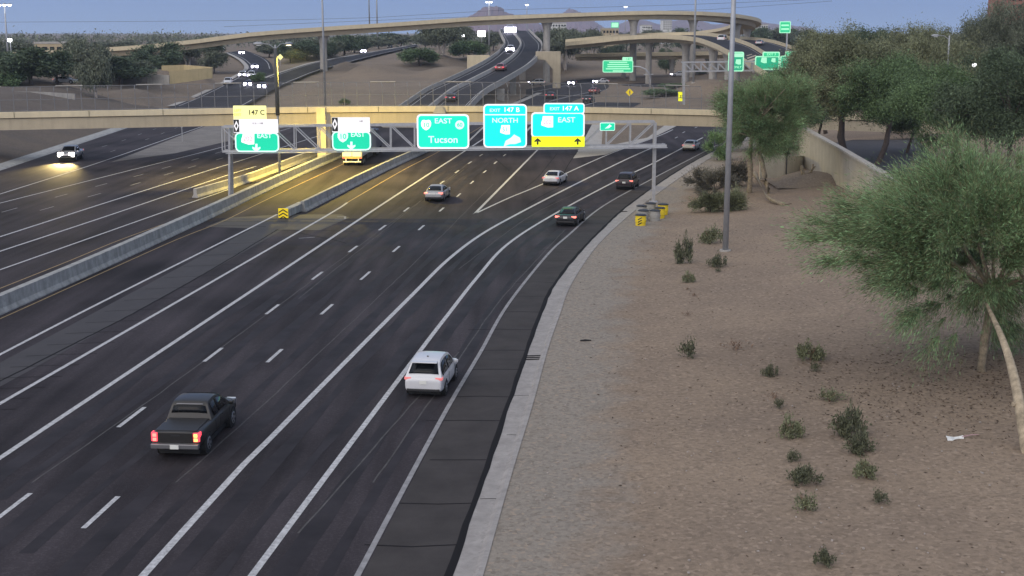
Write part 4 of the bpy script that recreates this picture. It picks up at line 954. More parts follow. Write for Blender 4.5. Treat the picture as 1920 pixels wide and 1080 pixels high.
# ================================================================= VEHICLES
def paint(name, col, rough=.28, metal=.0, spec=.5):
    m = mat(name, col, rough, metal, var=.04, vscale=3, spec=spec)
    m.node_tree.nodes['Principled BSDF'].inputs['Coat Weight'].default_value = .5 if max(col) > .2 else .15; m.node_tree.nodes['Principled BSDF'].inputs['Coat Roughness'].default_value = .08
    return m
PW = paint('paint_white', (.60, .60, .62)); PS = paint('paint_silver', (.42, .42, .43), .35, .4); PK = paint('paint_black', (.012, .012, .014)); PDG = paint('paint_dark_grey', (.03, .03, .035)); PM = paint('paint_maroon_black', (.025, .014, .018)); PR = paint('paint_red', (.28, .06, .05)); PB = paint('paint_blue_grey', (.06, .08, .14)); PT_ = paint('paint_tan', (.40, .33, .25)); PG = paint('paint_gunmetal', (.022, .021, .021), .4, .2)
KIND = dict(
 sedan=dict(L=4.85, W=1.84, low=[(-2.42, .48, .74, .74), (-2.38, .36, .90, .84), (-2.2, .27, 1.0, .93), (-1.75, .22, 1.03, .98), (-.9, .20, .98, 1.0), (.9, .20, .95, 1.0), (1.5, .22, .92, .99), (2.05, .25, .80, .93), (2.32, .33, .70, .84), (2.42, .42, .60, .72)],
   cab=(1.2, .25, -.95, -1.95), belt=.93, roof=1.42, wb=.91, wt=.64, wheels=(-1.4, 1.42), r=.33, tl=(-2.33, .84, .15, .34), pz=.80, hd=(2.25, .68)),
 suv=dict(L=4.65, W=1.88, low=[(-2.32, .50, .82, .84), (-2.29, .38, 1.0, .92), (-2.15, .30, 1.12, .97), (-1.5, .26, 1.10, 1.0), (-.5, .24, 1.05, 1.0), (.9, .24, 1.03, 1.0), (1.4, .25, 1.03, .99), (1.95, .28, .95, .94), (2.22, .36, .82, .85), (2.32, .46, .66, .74)],
   cab=(1.25, .35, -1.55, -2.25), belt=1.03, roof=1.72, wb=.95, wt=.70, wheels=(-1.32, 1.38), r=.36, tl=(-2.22, .98, .13, .30), pz=.82, hd=(2.1, .82)),
 pickup=dict(L=5.65, W=2.0, low=[(-2.82, .62, 1.08, .97), (-2.80, .55, 1.17, .98), (-2.6, .50, 1.19, .99), (-1.6, .48, 1.19, 1.0), (-.9, .46, 1.19, 1.0), (.8, .44, 1.17, 1.0), (1.4, .45, 1.17, 1.0), (2.2, .48, 1.12, .97), (2.65, .5, 1.02, .90), (2.80, .58, .85, .82)],
   cab=(1.55, .55, -.78, -1.06), belt=1.17, roof=1.83, wb=.93, wt=.70, wheels=(-1.75, 1.72), r=.41, tl=(-2.79, .96, .36, .22), pz=.60, hd=(2.62, .95)))
def mk_car(kind, label, px, py, px2, py2, pnt, lamps='tail', z=0.0, cat=None, group=None, sc=1.0, place=None, tail=None, headm=None, hs=1.0, z2=None):
    K = KIND[kind]; L, W = K['L'], K['W']; hw = W / 2
    if place is None: q = P(px, py, z); q2 = P(px2, py2, z if z2 is None else z2)
    else: q, q2 = place
    d = (q2 - q); ang = math.atan2(d.y, d.x)
    root = thing({'sedan': 'sedan_car', 'suv': 'suv_car', 'pickup': 'pickup_truck'}[kind], label, cat or {'sedan': 'car', 'suv': 'SUV', 'pickup': 'pickup'}[kind], q, ang, group)
    root.rotation_euler[1] = -math.atan2(d.z, math.hypot(d.x, d.y)) if z2 is not None else 0
    root.scale = (sc, sc, sc)
    # body shell, lofted along its length
    b = MB(); low = K['low']; N = 11
    for x, zb, zt, wf in low:
        w_ = hw * wf; zm = zb + (zt - zb) * .58
        ring = [(-.0, zt + .015), (.55, zt + .01), (.86, zt - .015), (.97, zt - .09), (1.0, zm), (.985, zb + (zt - zb) * .22), (.93, zb + .02), (.6, zb), (0, zb)]
        full = [(w_ * a, c) for a, c in ring] + [(-w_ * a, c) for a, c in ring[-2:0:-1]]
        b.v += [(x, y, zz) for y, zz in full]; N = len(full)
    for i in range(len(low) - 1):
        for k in range(N): b.f.append((i * N + k, i * N + (k + 1) % N, (i + 1) * N + (k + 1) % N, (i + 1) * N + k)); b.m.append(0)
    b.f += [tuple(range(N))[::-1], tuple((len(low) - 1) * N + k for k in range(N))]; b.m += [0, 0]
    body = b.build('body', pnt, root, smooth=True, sub=2)
    b = MB(); b.box((0, 0, .27), (L * .86, W * .80, .20)); b.build('underbody_shade_box', M_RUB, root)  # dark box added to block light and deepen the shade below
    # cabin: smooth roofline profile, tumblehome sides, glass laid just proud of it
    x0, x1, x2, x3 = K['cab']; zb, zr = K['belt'] - .03, K['roof']; wb, wt = hw * K['wb'], hw * K['wt']
    prof = smooth_path([Vector((x0, 0, zb)), Vector((x0 * .45 + x1 * .55, 0, zb + (zr - zb) * .60)), Vector((x1, 0, zr - .06)), Vector(((x1 + x2) / 2, 0, zr + .02)), Vector((x2, 0, zr - .04)), Vector((x3 * .55 + x2 * .45, 0, zb + (zr - zb) * .52)), Vector((x3, 0, zb))], .11)
    def yw(z): return wb + (wt - wb) * max(0, min(1, (z - zb) / (zr - zb)))
    b = MB(); n_ = len(prof)
    for p in prof: y = yw(p.z); cz_ = p.z + .025 * min(1, (p.z - zb) * 4); b.v += [(p.x, y, p.z), (p.x, y * .5, cz_), (p.x, 0, cz_ + .006), (p.x, -y * .5, cz_), (p.x, -y, p.z), (p.x, wb, zb - .02), (p.x, -wb, zb - .02)]
    for i in range(n_ - 1):
        q, e = 7 * i, 7 * i + 7
        for j in range(4): b.f.append((q + j, e + j, e + j + 1, q + j + 1)); b.m.append(0)
        b.f += [(q + 5, e + 5, e, q), (q + 4, e + 4, e + 6, q + 6)]; b.m += [0, 0]
    cb_ = b.build('cabin', pnt, root, smooth=True, bevel=.06); cb_.modifiers[0].segments = 3; cb_.modifiers[0].angle_limit = R(38)
    def strip(nm, rows):
        m_ = MB(); k = len(rows[0])
        for r_ in rows: m_.v += [tuple(v) for v in r_]
        for i in range(len(rows) - 1):
            for j in range(k - 1): m_.f.append((i * k + j, i * k + j + 1, (i + 1) * k + j + 1, (i + 1) * k + j)); m_.m.append(0)
        o = m_.build(nm, M_GLASS, root, smooth=True); so_ = o.modifiers.new('thick', 'SOLIDIFY'); so_.thickness = .012; so_.offset = 0; return o
    im = max(range(n_), key=lambda i: prof[i].z)
    def hfr(p): return (p.z - zb) / (zr - zb)
    for nm, sel in (('windshield', [p for p in prof[:im] if .10 < hfr(p) < .90]), ('rear_window', [p for p in prof[im:] if .16 < hfr(p) < .88])):
        rows = []; sg = 1 if nm == 'windshield' else -1
        for p in sel:
            y = yw(p.z) * .86; o_ = Vector((sg * .022, 0, .028)); rows.append([Vector((p.x, y, p.z)) + o_, Vector((p.x + sg * .0, y * .45, p.z + .02)) + o_, Vector((p.x, -y * .45, p.z + .02)) + o_, Vector((p.x, -y, p.z)) + o_])
        if len(rows) > 1: strip(nm, rows)
    xs = [p.x for p in prof][::-1]; zs = [p.z for p in prof][::-1]
    def zp(x): return float(np.interp(x, xs, zs))
    xm_ = (x1 + x2) / 2 + .05
    for sd in (1, -1):
        for xa, xb in ((x0 - .42, xm_ + .05), (xm_ - .06, x3 + .38)):
            rows = []
            for i in range(7):
                x = xa + (xb - xa) * i / 6; z0 = zb + .07; z1 = max(z0 + .03, zp(x) - .11)
                rows.append([Vector((x, sd * (yw(z0) + .014), z0)), Vector((x, sd * (yw(z1) + .014), z1))])
            strip('side_window', rows)
        m_ = MB(); m_.box((x0 - .35, sd * (hw + .08), K['belt'] + .06), (.14, .2, .16)); m_.build('mirror', pnt, root, bevel=.04)
        for h in (x0 - 1.25, x0 - 2.2):
            if h > x3 + .2: m_ = MB(); m_.box((h, sd * (hw * .995 + .005), K['belt'] - .14), (.2, .03, .04)); m_.build('door_handle', M_TRIM if pnt in (PK, PM, PDG, PG) else pnt, root)
        for h in (x0 - .30, xm_, x3 + .35):
            if h > x3: m_ = MB(); m_.box((h, sd * (hw * .998), K['belt'] - .30), (.012, .012, .46)); m_.build('door_gap', M_RUB, root)
    # wheels
    r = K['r']
    for x in K['wheels']:
        for sd in (1, -1):
            m_ = MB(); y = sd * (hw - .02)
            m_.tube([(x, sd * (hw - .30), r), (x, y + sd * .012, r)], r + .06, 22); m_.build('wheel_arch', M_RUB, root)
            wl = bpy.data.objects.new('wheel', None); link(wl, root); wl.location = (x, y, r)
            m_ = MB(); m_.tube([(0, -sd * .22, 0), (0, -sd * .02, 0), (0, sd * .03, 0)], [r, r, r * .94], 24); m_.build('tyre', M_RUB, wl)
            m_ = MB(); m_.tube([(0, sd * .02, 0), (0, sd * .042, 0)], [r * .66, r * .60], 20)
            m_.build('rim', M_RIM, wl)
            m_ = MB()
            for k in range(5): a = k * 2 * math.pi / 5; m_.box((r * .4 * math.cos(a + .63), sd * .045, r * .4 * math.sin(a + .63)), (r * .22, .01, r * .22))
            m_.build('rim_gap', M_RUB, wl)
    # lamps, plate, bumpers
    tx, tz, th, tw = K['tl']; tm = tail or (M_TAIL if lamps == 'tail' else M_TAILD)
    for sd in (1, -1):
        m_ = MB(); m_.box((tx, sd * (hw * .93 - tw / 2), tz), (.10, tw, th)); m_.box((tx + .11, sd * (hw * .935), tz), (.26, .07, th)); m_.build('tail_light', tm, root, bevel=.02)
        hx, hzz = K['hd']; m_ = MB(); m_.box((hx + .04, sd * hw * .66, hzz - .03), (.22, .40, .17) if hs == 1 else (.2, .32 * hs, .25 * hs)); m_.build('head_light', (headm or M_HEAD) if lamps == 'head' else M_LENS, root, bevel=.03)
    m_ = MB(); m_.box((low[0][0] - .015, 0, K['pz']), (.03, .34, .17)); m_.build('licence_plate', M_PLATE, root)
    m_ = MB(); m_.box((low[0][0] + .16, 0, low[1][1] + .06), (.34, W * .84, .14)); m_.build('rear_bumper', M_TRIM, root, bevel=.03)
    m_ = MB(); m_.box((low[-1][0] - .06, 0, (low[-1][1] + low[-1][2]) / 2), (.12, W * .5, .2)); m_.build('grille', M_TRIM, root)
    return root
# -- near cars, tails towards us
pk = mk_car('pickup', 'black pickup truck with lit tail lights in the middle lane nearest the camera', 372, 822, 470, 722, PG, tail=M_TAIL, sc=1.03)
for c in list(pk.children):
    if c.name.startswith('licence'): c.location = (-.17, 0, .02)
b = MB(); b.box((-1.85, 0, 1.185), (1.66, 1.62, .04)); b.build('bed_cover', M_TRIM, pk)
b = MB(); b.box((-2.88, 0, .62), (.22, 1.9, .20)); b.build('step_bumper', M_CHROME, pk, bevel=.03)
b = MB(); b.box((-2.825, 0, .95), (.03, 1.38, .40)); b.build('tailgate', PG, pk, bevel=.02); b = MB(); b.box((-2.845, 0, 1.04), (.03, .34, .06)); b.build('tailgate_handle', M_TRIM, pk)
for s_ in (1, -1):
    b = MB(); b.box((-2.86, -s_ * .82, 1.045), (.03, .15, .13)); b.box((-2.86, -s_ * .82, .87), (.03, .15, .13)); b.build('lamp_bulb', M_AMBER if s_ > 0 else M_TAILP, pk, bevel=.02)
b = MB(); b.box((-.87, 0, 1.74), (.06, 1.1, .05)); b.build('cab_visor', M_CHROME, pk, bevel=.02)
b = MB(); b.box((1.55, -1.09, 1.20), (.2, .16, .16)); b.build('mirror_glass', M_CHROME, pk)
sv = mk_car('suv', 'white SUV driving away in the second lane from the right edge', 811, 724, 896, 604, PW, tail=M_TAILD, sc=1.0)
b = MB(); b.prism([(.25, 1.76), (-.05, 1.76), (-.05, 1.86)], -.04, .04); 
b.v = [(x - 1.05, y, z - .04) for x, y, z in b.v]; b.build('antenna', M_TRIM, sv)
b = MB(); b.box((-1.93, 0, 1.72), (.35, 1.25, .05)); b.build('spoiler', PW, sv, bevel=.02)
mk_car('sedan', 'silver sedan braking in the lane below the Tucson sign', 821, 373, 850, 353, PS, tail=M_TAILP, sc=1.07)
mk_car('sedan', 'white sedan driving through the painted gore point', 1041, 344, 1080, 325, PW, tail=M_TAILD, sc=1.06)
mk_car('suv', 'dark maroon SUV with bright tail lights beside the right gantry post', 1177, 352, 1217, 327, PM, tail=M_TAILP, sc=1.03)
mk_car('sedan', 'black sedan in the right lane just short of the gantry', 1070, 418, 1111, 388, PK, tail=M_TAILP, sc=1.05)
mk_car('sedan', 'white sedan farthest along the right ramp under the overpass', 1296, 281, 1336, 263, PW, tail=M_TAILD, lamps='none', sc=1.03)
# -- oncoming pickup at left, with its own beam
op = mk_car('pickup', 'silver pickup truck coming out from under the overpass with glaring headlights', 134, 300, 93, 317, PS, lamps='head', headm=M_HEADW, hs=2.0, sc=1.08)
for s_ in (1, -1):
    l = bpy.data.lights.new('head_beam', 'SPOT'); l.energy = 9000; l.color = (1, .74, .28); l.spot_size = R(48); l.spot_blend = .8; l.shadow_soft_size = .1
    o = bpy.data.objects.new('head_beam', l); link(o, op); o.location = (3.0, s_ * .65, .95); o.rotation_euler = (R(79), 0, R(-90))
# -- semi trailer in the walled lane
q = P(660, 312); q2 = P(736, 262); d = q2 - q; ang = math.atan2(d.y, d.x)
tr = thing('semi_truck', 'semi truck with a pale square box trailer in the walled lane between the barriers', 'truck', q, ang)
PTR = paint('trailer_cream', (.72, .71, .66), .5)
b = MB(); b.box((7.1, 0, 2.55), (13.6, 2.55, 2.75)); b.build('trailer_box', paint('trailer_side', (.34, .36, .40), .5), tr, bevel=.04)
b = MB(); b.box((.27, .66, 2.5), (.06, 1.18, 2.5)); b.box((.27, -.62, 2.5), (.06, 1.14, 2.5)); b.build('rear_door', PTR, tr, bevel=.02)
b = MB(); b.box((.3, 0, 1.08), (.14, 2.55, .20)); b.build('rear_sill', mat('sill_amber', (.5, .33, .12), .5), tr)
for s_ in (1, -1): b = MB(); b.box((.22, s_ * 1.1, 1.08), (.05, .22, .12)); b.build('tail_light', M_TAIL, tr)
b = MB(); b.box((.2, 0, .58), (.12, 2.3, .14)); b.bar((.2, -.8, .6), (.3, -.8, 1.0), .1); b.bar((.2, .8, .6), (.3, .8, 1.0), .1); b.build('under_ride_guard', PTR, tr)
for x in (1.6, 2.9, 14.6, 15.9, 19.4):
    for s_ in (1, -1):
        b = MB(); b.tube([(x, s_ * .62, .5), (x, s_ * 1.24, .5)], .5, 18); wq = b.build('wheel', M_RUB, tr); b = MB(); b.tube([(x, s_ * 1.2, .5), (x, s_ * 1.255, .5)], .26, 14); b.build('rim', M_RIM, wq)
b = MB(); b.box((7, 0, 1.0), (13, 1.0, .3)); b.box((8.4, -1.1, .75), (5.5, .08, .6)); b.box((8.4, 1.1, .75), (5.5, .08, .6)); b.build('chassis', M_TRIM, tr)
b = MB(); b.prism([(14.2, 1.0), (20.2, 1.0), (20.2, 1.9), (18.6, 2.1), (17.9, 3.0), (17.2, 3.6), (14.6, 3.6)], -1.2, 1.2); b.build('tractor_cab', PB, tr, bevel=.08)
b = MB(); b.prism([(18.64, 2.12), (17.95, 2.98), (17.99, 3.02), (18.70, 2.14)], -1.0, 1.0); b.build('windshield', M_GLASS, tr)
# -- far traffic
FT = 'distant traffic beyond the overpass'
def at(px, py, z): return P(px, py, z)
def rdir(path, p, back=False):
    i = min(range(len(path)), key=lambda k: (path[k] - p).length); a, c = path[max(0, i - 1)], path[min(len(path) - 1, i + 1)]
    d = (c - a).normalized(); return p - d if back else p + d
def on_ramp(label, px, Yr, kind, pnt, lamps, back, lat, sc=1.2, **k):
    i = min(range(len(rp)), key=lambda j: abs(rp[j].y - Yr)); p = rp[i].copy(); t_ = (rp[min(i + 1, len(rp) - 1)] - rp[max(i - 1, 0)]).normalized()
    p += Vector((t_.y, -t_.x, 0)).normalized() * lat + Vector((0, 0, .04)); q2 = p - t_ if back else p + t_
    return mk_car(kind, label, 0, 0, 0, 0, pnt, lamps, place=(p, q2), sc=sc, group=FT, z2=0, **k)
on_ramp('dark sedan with red lights low on the central ramp above the overpass edge', 858, 283, 'sedan', PM, 'tail', False, 1.6, tail=M_TAIL)
on_ramp('red glowing car halfway up the central ramp', 950, 352, 'sedan', PR, 'tail', False, 1.3, tail=M_TAIL, sc=1.35)
on_ramp('white headlit car coming down the central ramp', 960, 432, 'suv', PW, 'head', True, -3.2, hs=2.6, sc=1.35)
on_ramp('glaring headlit truck near the crest of the central ramp', 955, 585, 'suv', PW, 'head', True, -2.6, hs=4.2, sc=2.0)
def far(label, px, py, kind, pnt, lamps, path=None, back=True, hd=None, sc=1.15, z=None, **k):
    p = PT(px, py) + Vector((0, 0, .42 if z is None else z))
    q2 = rdir(path, p, back) if path else p + Vector(hd)
    return mk_car(kind, label, 0, 0, 0, 0, pnt, lamps, place=(p, Vector((q2.x, q2.y, p.z))), sc=sc, group=FT, **k)
RC = smooth_path([a.lerp(c, .5) for a, c in zip(WBL, WBR)], 5); R2C = smooth_path([a.lerp(c, .5) for a, c in zip(R2L, R2R)], 5)
far('white car alone on the left side of the merging ramp', 428, 163, 'suv', PW, 'none', RC)
far('lowest left headlit car of the merging queue', 466, 166, 'sedan', PB, 'head', RC, hs=2.2)
far('lowest right headlit car of the merging queue', 493, 169, 'sedan', PB, 'head', R2C, hs=2.2)
far('pale car in the queue just left of the palm at the merge', 455, 149, 'suv', PW, 'head', RC, hs=1.6)
far('white van beside another pale car in the middle of the merging queue', 472, 150, 'suv', PW, 'head', RC, sc=1.3, hs=1.2)
far('purple glinting headlit car on the bend above the merging queue', 478, 131, 'sedan', PB, 'head', RC, hs=2.4)
far('topmost headlit car on the curved ramp at left', 452, 104, 'sedan', PDG, 'head', RC, hs=2.2, z=.5)
far('headlit car emerging from the trees left of the curved ramp', 412, 94, 'sedan', PDG, 'head', None, hd=(1, -.5, 0), hs=2.0)
far('blue headlit car alone on the straight far ramp', 683, 101, 'sedan', PB, 'head', R2C, hs=2.6, z=.5)
far('dark car at the far upper end of the straight ramp', 731, 92, 'suv', PDG, 'none', R2C, z=.5)
far('white parked car under the trees at the left', 124, 160, 'sedan', PW, 'none', None, hd=(1, -.1, 0))
far('truck with twin headlights glimpsed between the left trees', 203, 88, 'pickup', PW, 'head', None, hd=(.25, -1, 0), hs=2.4)
far('single small headlit car in the gap between the left trees', 334, 90, 'sedan', PW, 'head', None, hd=(.5, -1, 0), hs=2.0)
far('silver car with one bright headlight below the straddle pier', 1006, 161, 'suv', PS, 'head', None, hd=(-1, -.25, 0), hs=1.3, z=.2)
far('headlit dark car in the middle of the far mainline', 1073, 161, 'sedan', PK, 'head', None, hd=(-.2, -1, 0), hs=2.0, z=.2)
far('white headlit car farthest along the far mainline under the mint sign', 1127, 158, 'sedan', PW, 'head', None, hd=(-1, -.7, 0), hs=1.6, z=.2)
far('pinkish red car heading away beside the yellow diamond sign', 1115, 177, 'sedan', PR, 'tail', None, hd=(.35, 1, 0), tail=M_TAILD, z=.2)
far('car with red tail lights just above the overpass edge right of the scupper', 1034, 186, 'sedan', PM, 'tail', None, hd=(.25, 1, 0), z=.2)
far('black car just above the overpass edge in the right far lane', 1104, 193, 'sedan', PK, 'none', None, hd=(.3, 1, 0), z=.2)
far('white car passing under the right flyover beside the far gantry post', 1272, 145, 'sedan', PW, 'head', None, hd=(-1, -.15, 0), hs=1.2, z=.3)
def on_edge(label, px, py, Y, kind, pnt, dz=0): 
    p = PY(px, py, Y); return mk_car(kind, label, 0, 0, 0, 0, pnt, 'none', place=(p, p + Vector((.4, 1, 0))), group=FT, sc=1.25)
on_edge('white van climbing the second flyover', 1355, 79, 393, 'suv', PW)
on_edge('silver car on the dark surfaced ramp at right', 1425, 85, 440, 'sedan', PS)
# floodlight glaring between the trees left of the ramp crest
q = PY(903, 63, 560); z0 = T(q.x, q.y); t = thing('flood_light', 'glaring white floodlight between the trees left of the ramp crest', 'flood light', (q.x, q.y, z0))
b = MB(); b.tube([(0, 0, -.3), (0, 0, q.z - z0 - .5)], .16, 8); b.build('pole', M_POLE, t); b = MB(); b.box((0, .2, q.z - z0), (3.2, .3, 2.6)); b.build('lamp_head', M_POLE, t); b = MB(); b.box((0, 0, q.z - z0), (3.0, .2, 2.4)); b.build('lens', M_HEADW, t, bevel=.09)
q = PY(868, 67, 520); z0 = T(q.x, q.y); t = thing('yard_lamp', 'small round white lamp in front of the trees left of the floodlight', 'lamp', (q.x, q.y, z0)); b = MB(); b.tube([(0, 0, -.3), (0, 0, q.z - z0)], .1, 6); b.build('pole', M_DARK, t); b = MB(); b.tube([(0, 0, q.z - z0 - .5), (0, 0, q.z - z0 - .3), (0, 0, q.z - z0 + .3), (0, 0, q.z - z0 + .5)], [.25, .6, .6, .25], 10); b.build('lamp_head', M_LAMP, t)
# ================================================================= VEGETATION
def leaf_mesh(name, cen, dirs, ln, wd, m, rs, curl=.0):
    """many small leaf-sized quads: cen (n,3), dirs (n,3)"""
    n = len(cen); d = dirs / np.maximum(1e-6, np.linalg.norm(dirs, axis=1, keepdims=True))
    s = np.cross(d, rs.normal(size=(n, 3))); s /= np.maximum(1e-6, np.linalg.norm(s, axis=1, keepdims=True))
    l = (ln * rs.uniform(.6, 1.35, n))[:, None]; w_ = (wd * rs.uniform(.7, 1.3, n))[:, None]
    a = cen - d * l * .5; c = cen + d * l * .5
    v = np.stack([a - s * w_ * .35, cen - s * w_ * .5, c, cen + s * w_ * .5], 1).reshape(-1, 3)
    f = np.arange(4 * n).reshape(-1, 4)
    me = bpy.data.meshes.new(name); me.vertices.add(4 * n); me.vertices.foreach_set('co', v.astype(np.float32).ravel())
    me.loops.add(4 * n); me.loops.foreach_set('vertex_index', f.astype(np.int32).ravel())
    me.polygons.add(n); me.polygons.foreach_set('loop_start', np.arange(0, 4 * n, 4, dtype=np.int32)); me.polygons.foreach_set('loop_total', np.full(n, 4, dtype=np.int32))
    me.update(calc_edges=True); me.materials.append(m); return me
def clumps(rs, k, r, rz, cz, lo=.35, flat=.0):
    v = rs.normal(size=(k, 3)); v /= np.linalg.norm(v, axis=1, keepdims=True); q = rs.uniform(lo, 1, k) ** .6
    c = v * q[:, None] * np.array([r, r, rz]); c *= rs.uniform(.82, 1.12, (k, 1))
    c[:, 2] = np.where(c[:, 2] < 0, c[:, 2] * (1 - flat), c[:, 2]); c[:, 2] += cz; return c
def make_tree(seed, h, r, rz, cz, k, per, cr, ln, wd, style, trunks, tr, hang=0.0):
    """returns (trunk mesh builder, crown centres, crown dirs)"""
    rs = np.random.RandomState(seed); nb = max(9, k // 9)
    bo = clumps(rs, nb, r * .90, rz * .88, cz, .35 if style == 'spray' else .40); bo[:, :2] *= rs.uniform(.78, 1.16, (nb, 1)); bo[:, 2] = cz + (bo[:, 2] - cz) * rs.uniform(.80, 1.14, nb)
    ix = rs.randint(0, nb, k); sg = r * np.where(rs.rand(nb) > .5, .15, .11)[ix][:, None]
    cl = bo[ix] + rs.normal(size=(k, 3)) * sg * np.array([1, 1, .62])
    if style == 'spray': low = cl[:, 2] < cz - rz * .45; cl[low, 2] -= hang * rs.uniform(0, 2.2, low.sum())
    e2 = (cl[:, 0] / r) ** 2 + (cl[:, 1] / r) ** 2 + ((cl[:, 2] - cz) / (rz * 1.25)) ** 2; cl = cl[(e2 < 1.16) & (cl[:, 2] > min(.9, .16 * cz))]
    cen = []; dr = []
    for c in cl:
        n = int(per * rs.uniform(.6, 1.4)); out = (c - np.array([0, 0, cz - rz * .35])); out = out / (np.linalg.norm(out) + 1e-6); s_ = cr * rs.uniform(.7, 1.3)
        if style == 'spray':
            t_ = rs.uniform(0, 1, n); base = c - out * s_ * .9; sp = rs.normal(size=(n, 3)) * .33
            dv = out + sp + np.array([0, 0, .12]); p = base + dv * (t_[:, None] * s_ * 1.7) + np.stack([np.zeros(n), np.zeros(n), -hang * (t_ ** 2) * s_], 1)
            d = dv + np.stack([np.zeros(n), np.zeros(n), -hang * 1.6 * t_], 1)+ rs.normal(size=(n, 3)) * .22
        elif style == 'droop':
            p = c + rs.normal(size=(n, 3)) * s_ * np.array([.5, .5, .6]); d = rs.normal(size=(n, 3)) * .6 + np.array([0, 0, -1.0])
        else:
            p = c + rs.normal(size=(n, 3)) * s_ * .5; d = rs.normal(size=(n, 3)) + out * .6
        cen.append(p); dr.append(d)
    b = MB(); rr = random.Random(seed)
    for (bx, by, lx, ly) in trunks:
        fork = Vector((lx, ly, cz - rz * .55)); base = Vector((bx, by, -.3))
        m1 = base.lerp(fork, .45) + Vector((rr.uniform(-.2, .2), rr.uniform(-.2, .2), 0)) * (tr * 5)
        tp = smooth_path([base, m1, fork], max(.3, h / 16)); b.tube([p + Vector((rr.uniform(-.12, .12), rr.uniform(-.12, .12), 0)) * tr * 2 for p in tp], [tr * (1.15 - .35 * j / len(tp)) * rr.uniform(.88, 1.1) for j in range(len(tp))], 9)
        lim = sorted(range(len(cl)), key=lambda i: (Vector(cl[i]) - fork).length)
        for i in rr.sample(lim, min(len(lim), 12)):
            e = Vector(cl[i]); mid = fork.lerp(e, .5) + Vector((rr.uniform(-1, 1), rr.uniform(-1, 1), rr.uniform(-.2, .8))) * r * .10
            L_ = smooth_path([fork, mid, e], max(.4, r / 5)); b.tube(L_, [max(.015, tr * .6 * (1 - .85 * j / len(L_))) for j in range(len(L_))], 5)
    return b, np.concatenate(cen), np.concatenate(dr), rs
def tree(name, label, cat, loc, leafm, bark, seed, h, r, rz, cz, k, per, cr, ln, wd, style, trunks=((0, 0, 0, 0),), tr=.2, hang=0.0, twig=None, group=None, rz_=0, off=0.0):
    t = thing(name, label, cat, loc, rz_, group)
    b, cen, dr, rs = make_tree(seed, h, r, rz, cz, k, per, cr, ln, wd, style, trunks, tr, hang)
    if off: cen[:, 0] += off
    b.build('trunk', bark, t, smooth=True)
    n = len(cen)
    if twig is not None:
        sel = rs.rand(n) < .30
        link(bpy.data.objects.new('crown', leaf_mesh('crown', cen[~sel], dr[~sel], ln, wd, leafm, rs)), t)
        link(bpy.data.objects.new('twigs', leaf_mesh('twigs', cen[sel], dr[sel], ln * 1.5, wd * .7, twig, rs)), t)
    else: link(bpy.data.objects.new('crown', leaf_mesh('crown', cen, dr, ln, wd, leafm, rs)), t)
    return t
# ---- the big palo verde at right
q = PV(1838, 697); q2 = PV(1930, 850)
PBIG = PY(1815, 430, 58)
bx, by = q.x, q.y
tree('palo_verde_tree', 'big feathery green palo verde filling the right edge of the picture', 'tree', (q.x, q.y, q.z), M_PALO, M_BARK_P, 11, 12, 7.9, 4.6, PY(1848, 452, q.y).z - q.z, 560, 640, .90, .25, .027, 'spray',
     trunks=((0, 0, .4, .2),), tr=.20, hang=.35, twig=M_PALO2, off=PY(1850, 452, q.y).x - q.x)
# its second leaning trunk (lighter, in front)
tt = thing('leaning_trunk', 'bare pale curved tree trunk at the right edge below the big palo verde', 'tree', q2)
top = PY(1868, 612, q2.y + 2.0) - q2
b = MB(); pts = [Vector((.05, 0, -.4)), PY(1924, 835, q2.y + .3) - q2, PY(1911, 755, q2.y + 1.4) - q2, PY(1897, 690, q2.y + 2.8) - q2, PY(1878, 632, q2.y + 4.8) - q2, PY(1850, 570, q2.y + 8.5) - q2]
b.tube(smooth_path(pts, .3), [.25 - .006 * i for i in range(len(smooth_path(pts, .3)))], 12); b.build('trunk', mat('mottled_bark', (.33, .27, .19), .9, var=.45, vscale=3.5), tt, smooth=True)
b = MB(); b.tube([pts[2] + Vector((0, 0, -.1)), pts[2] + Vector((-.28, -.1, -.02))], [.13, .10], 8); b.build('knot', MAT['mottled_bark'], tt)
# ---- second palo verde behind the pole
q = PV(1408, 362)
tree('palo_verde_tree', 'mid sized palo verde with two bent trunks just right of the tall grey pole', 'tree', q, M_PALO, M_BARK_P, 12, 9, 5.3, 4.8, PY(1430, 208, q.y).z - q.z, 460, 520, .8, .26, .036, 'spray',
     trunks=((-.1, 0, -.1, .3), (1.6, -1.6, .5, .2)), tr=.24, hang=.25, twig=M_PALO2, off=PY(1438, 300, q.y).x - q.x)
q = PV(1462, 388); b = MB(); o_ = q.copy()
lg = [PV(1468, 386), PV(1440, 378) + Vector((0, 0, .3)), PV(1425, 355) + Vector((0, 0, .5)), PV(1415, 338) + Vector((0, 0, .6))]
b.tube(smooth_path([p - o_ + Vector((0, 0, .12)) for p in lg], .5), [.24 - .012 * i for i in range(len(smooth_path([p - o_ for p in lg], .5)))], 8); b.tube([lg[0] - o_ + Vector((0, 0, .1)), PV(1484, 384) - o_ + Vector((0, 0, .15))], [.07, .03], 6)
o = b.build('fallen_branch', M_BARK_P, smooth=True); o.location = o_; tag(o, 'pale branch lying on the slope from the foot of the bent trunks', 'branch')
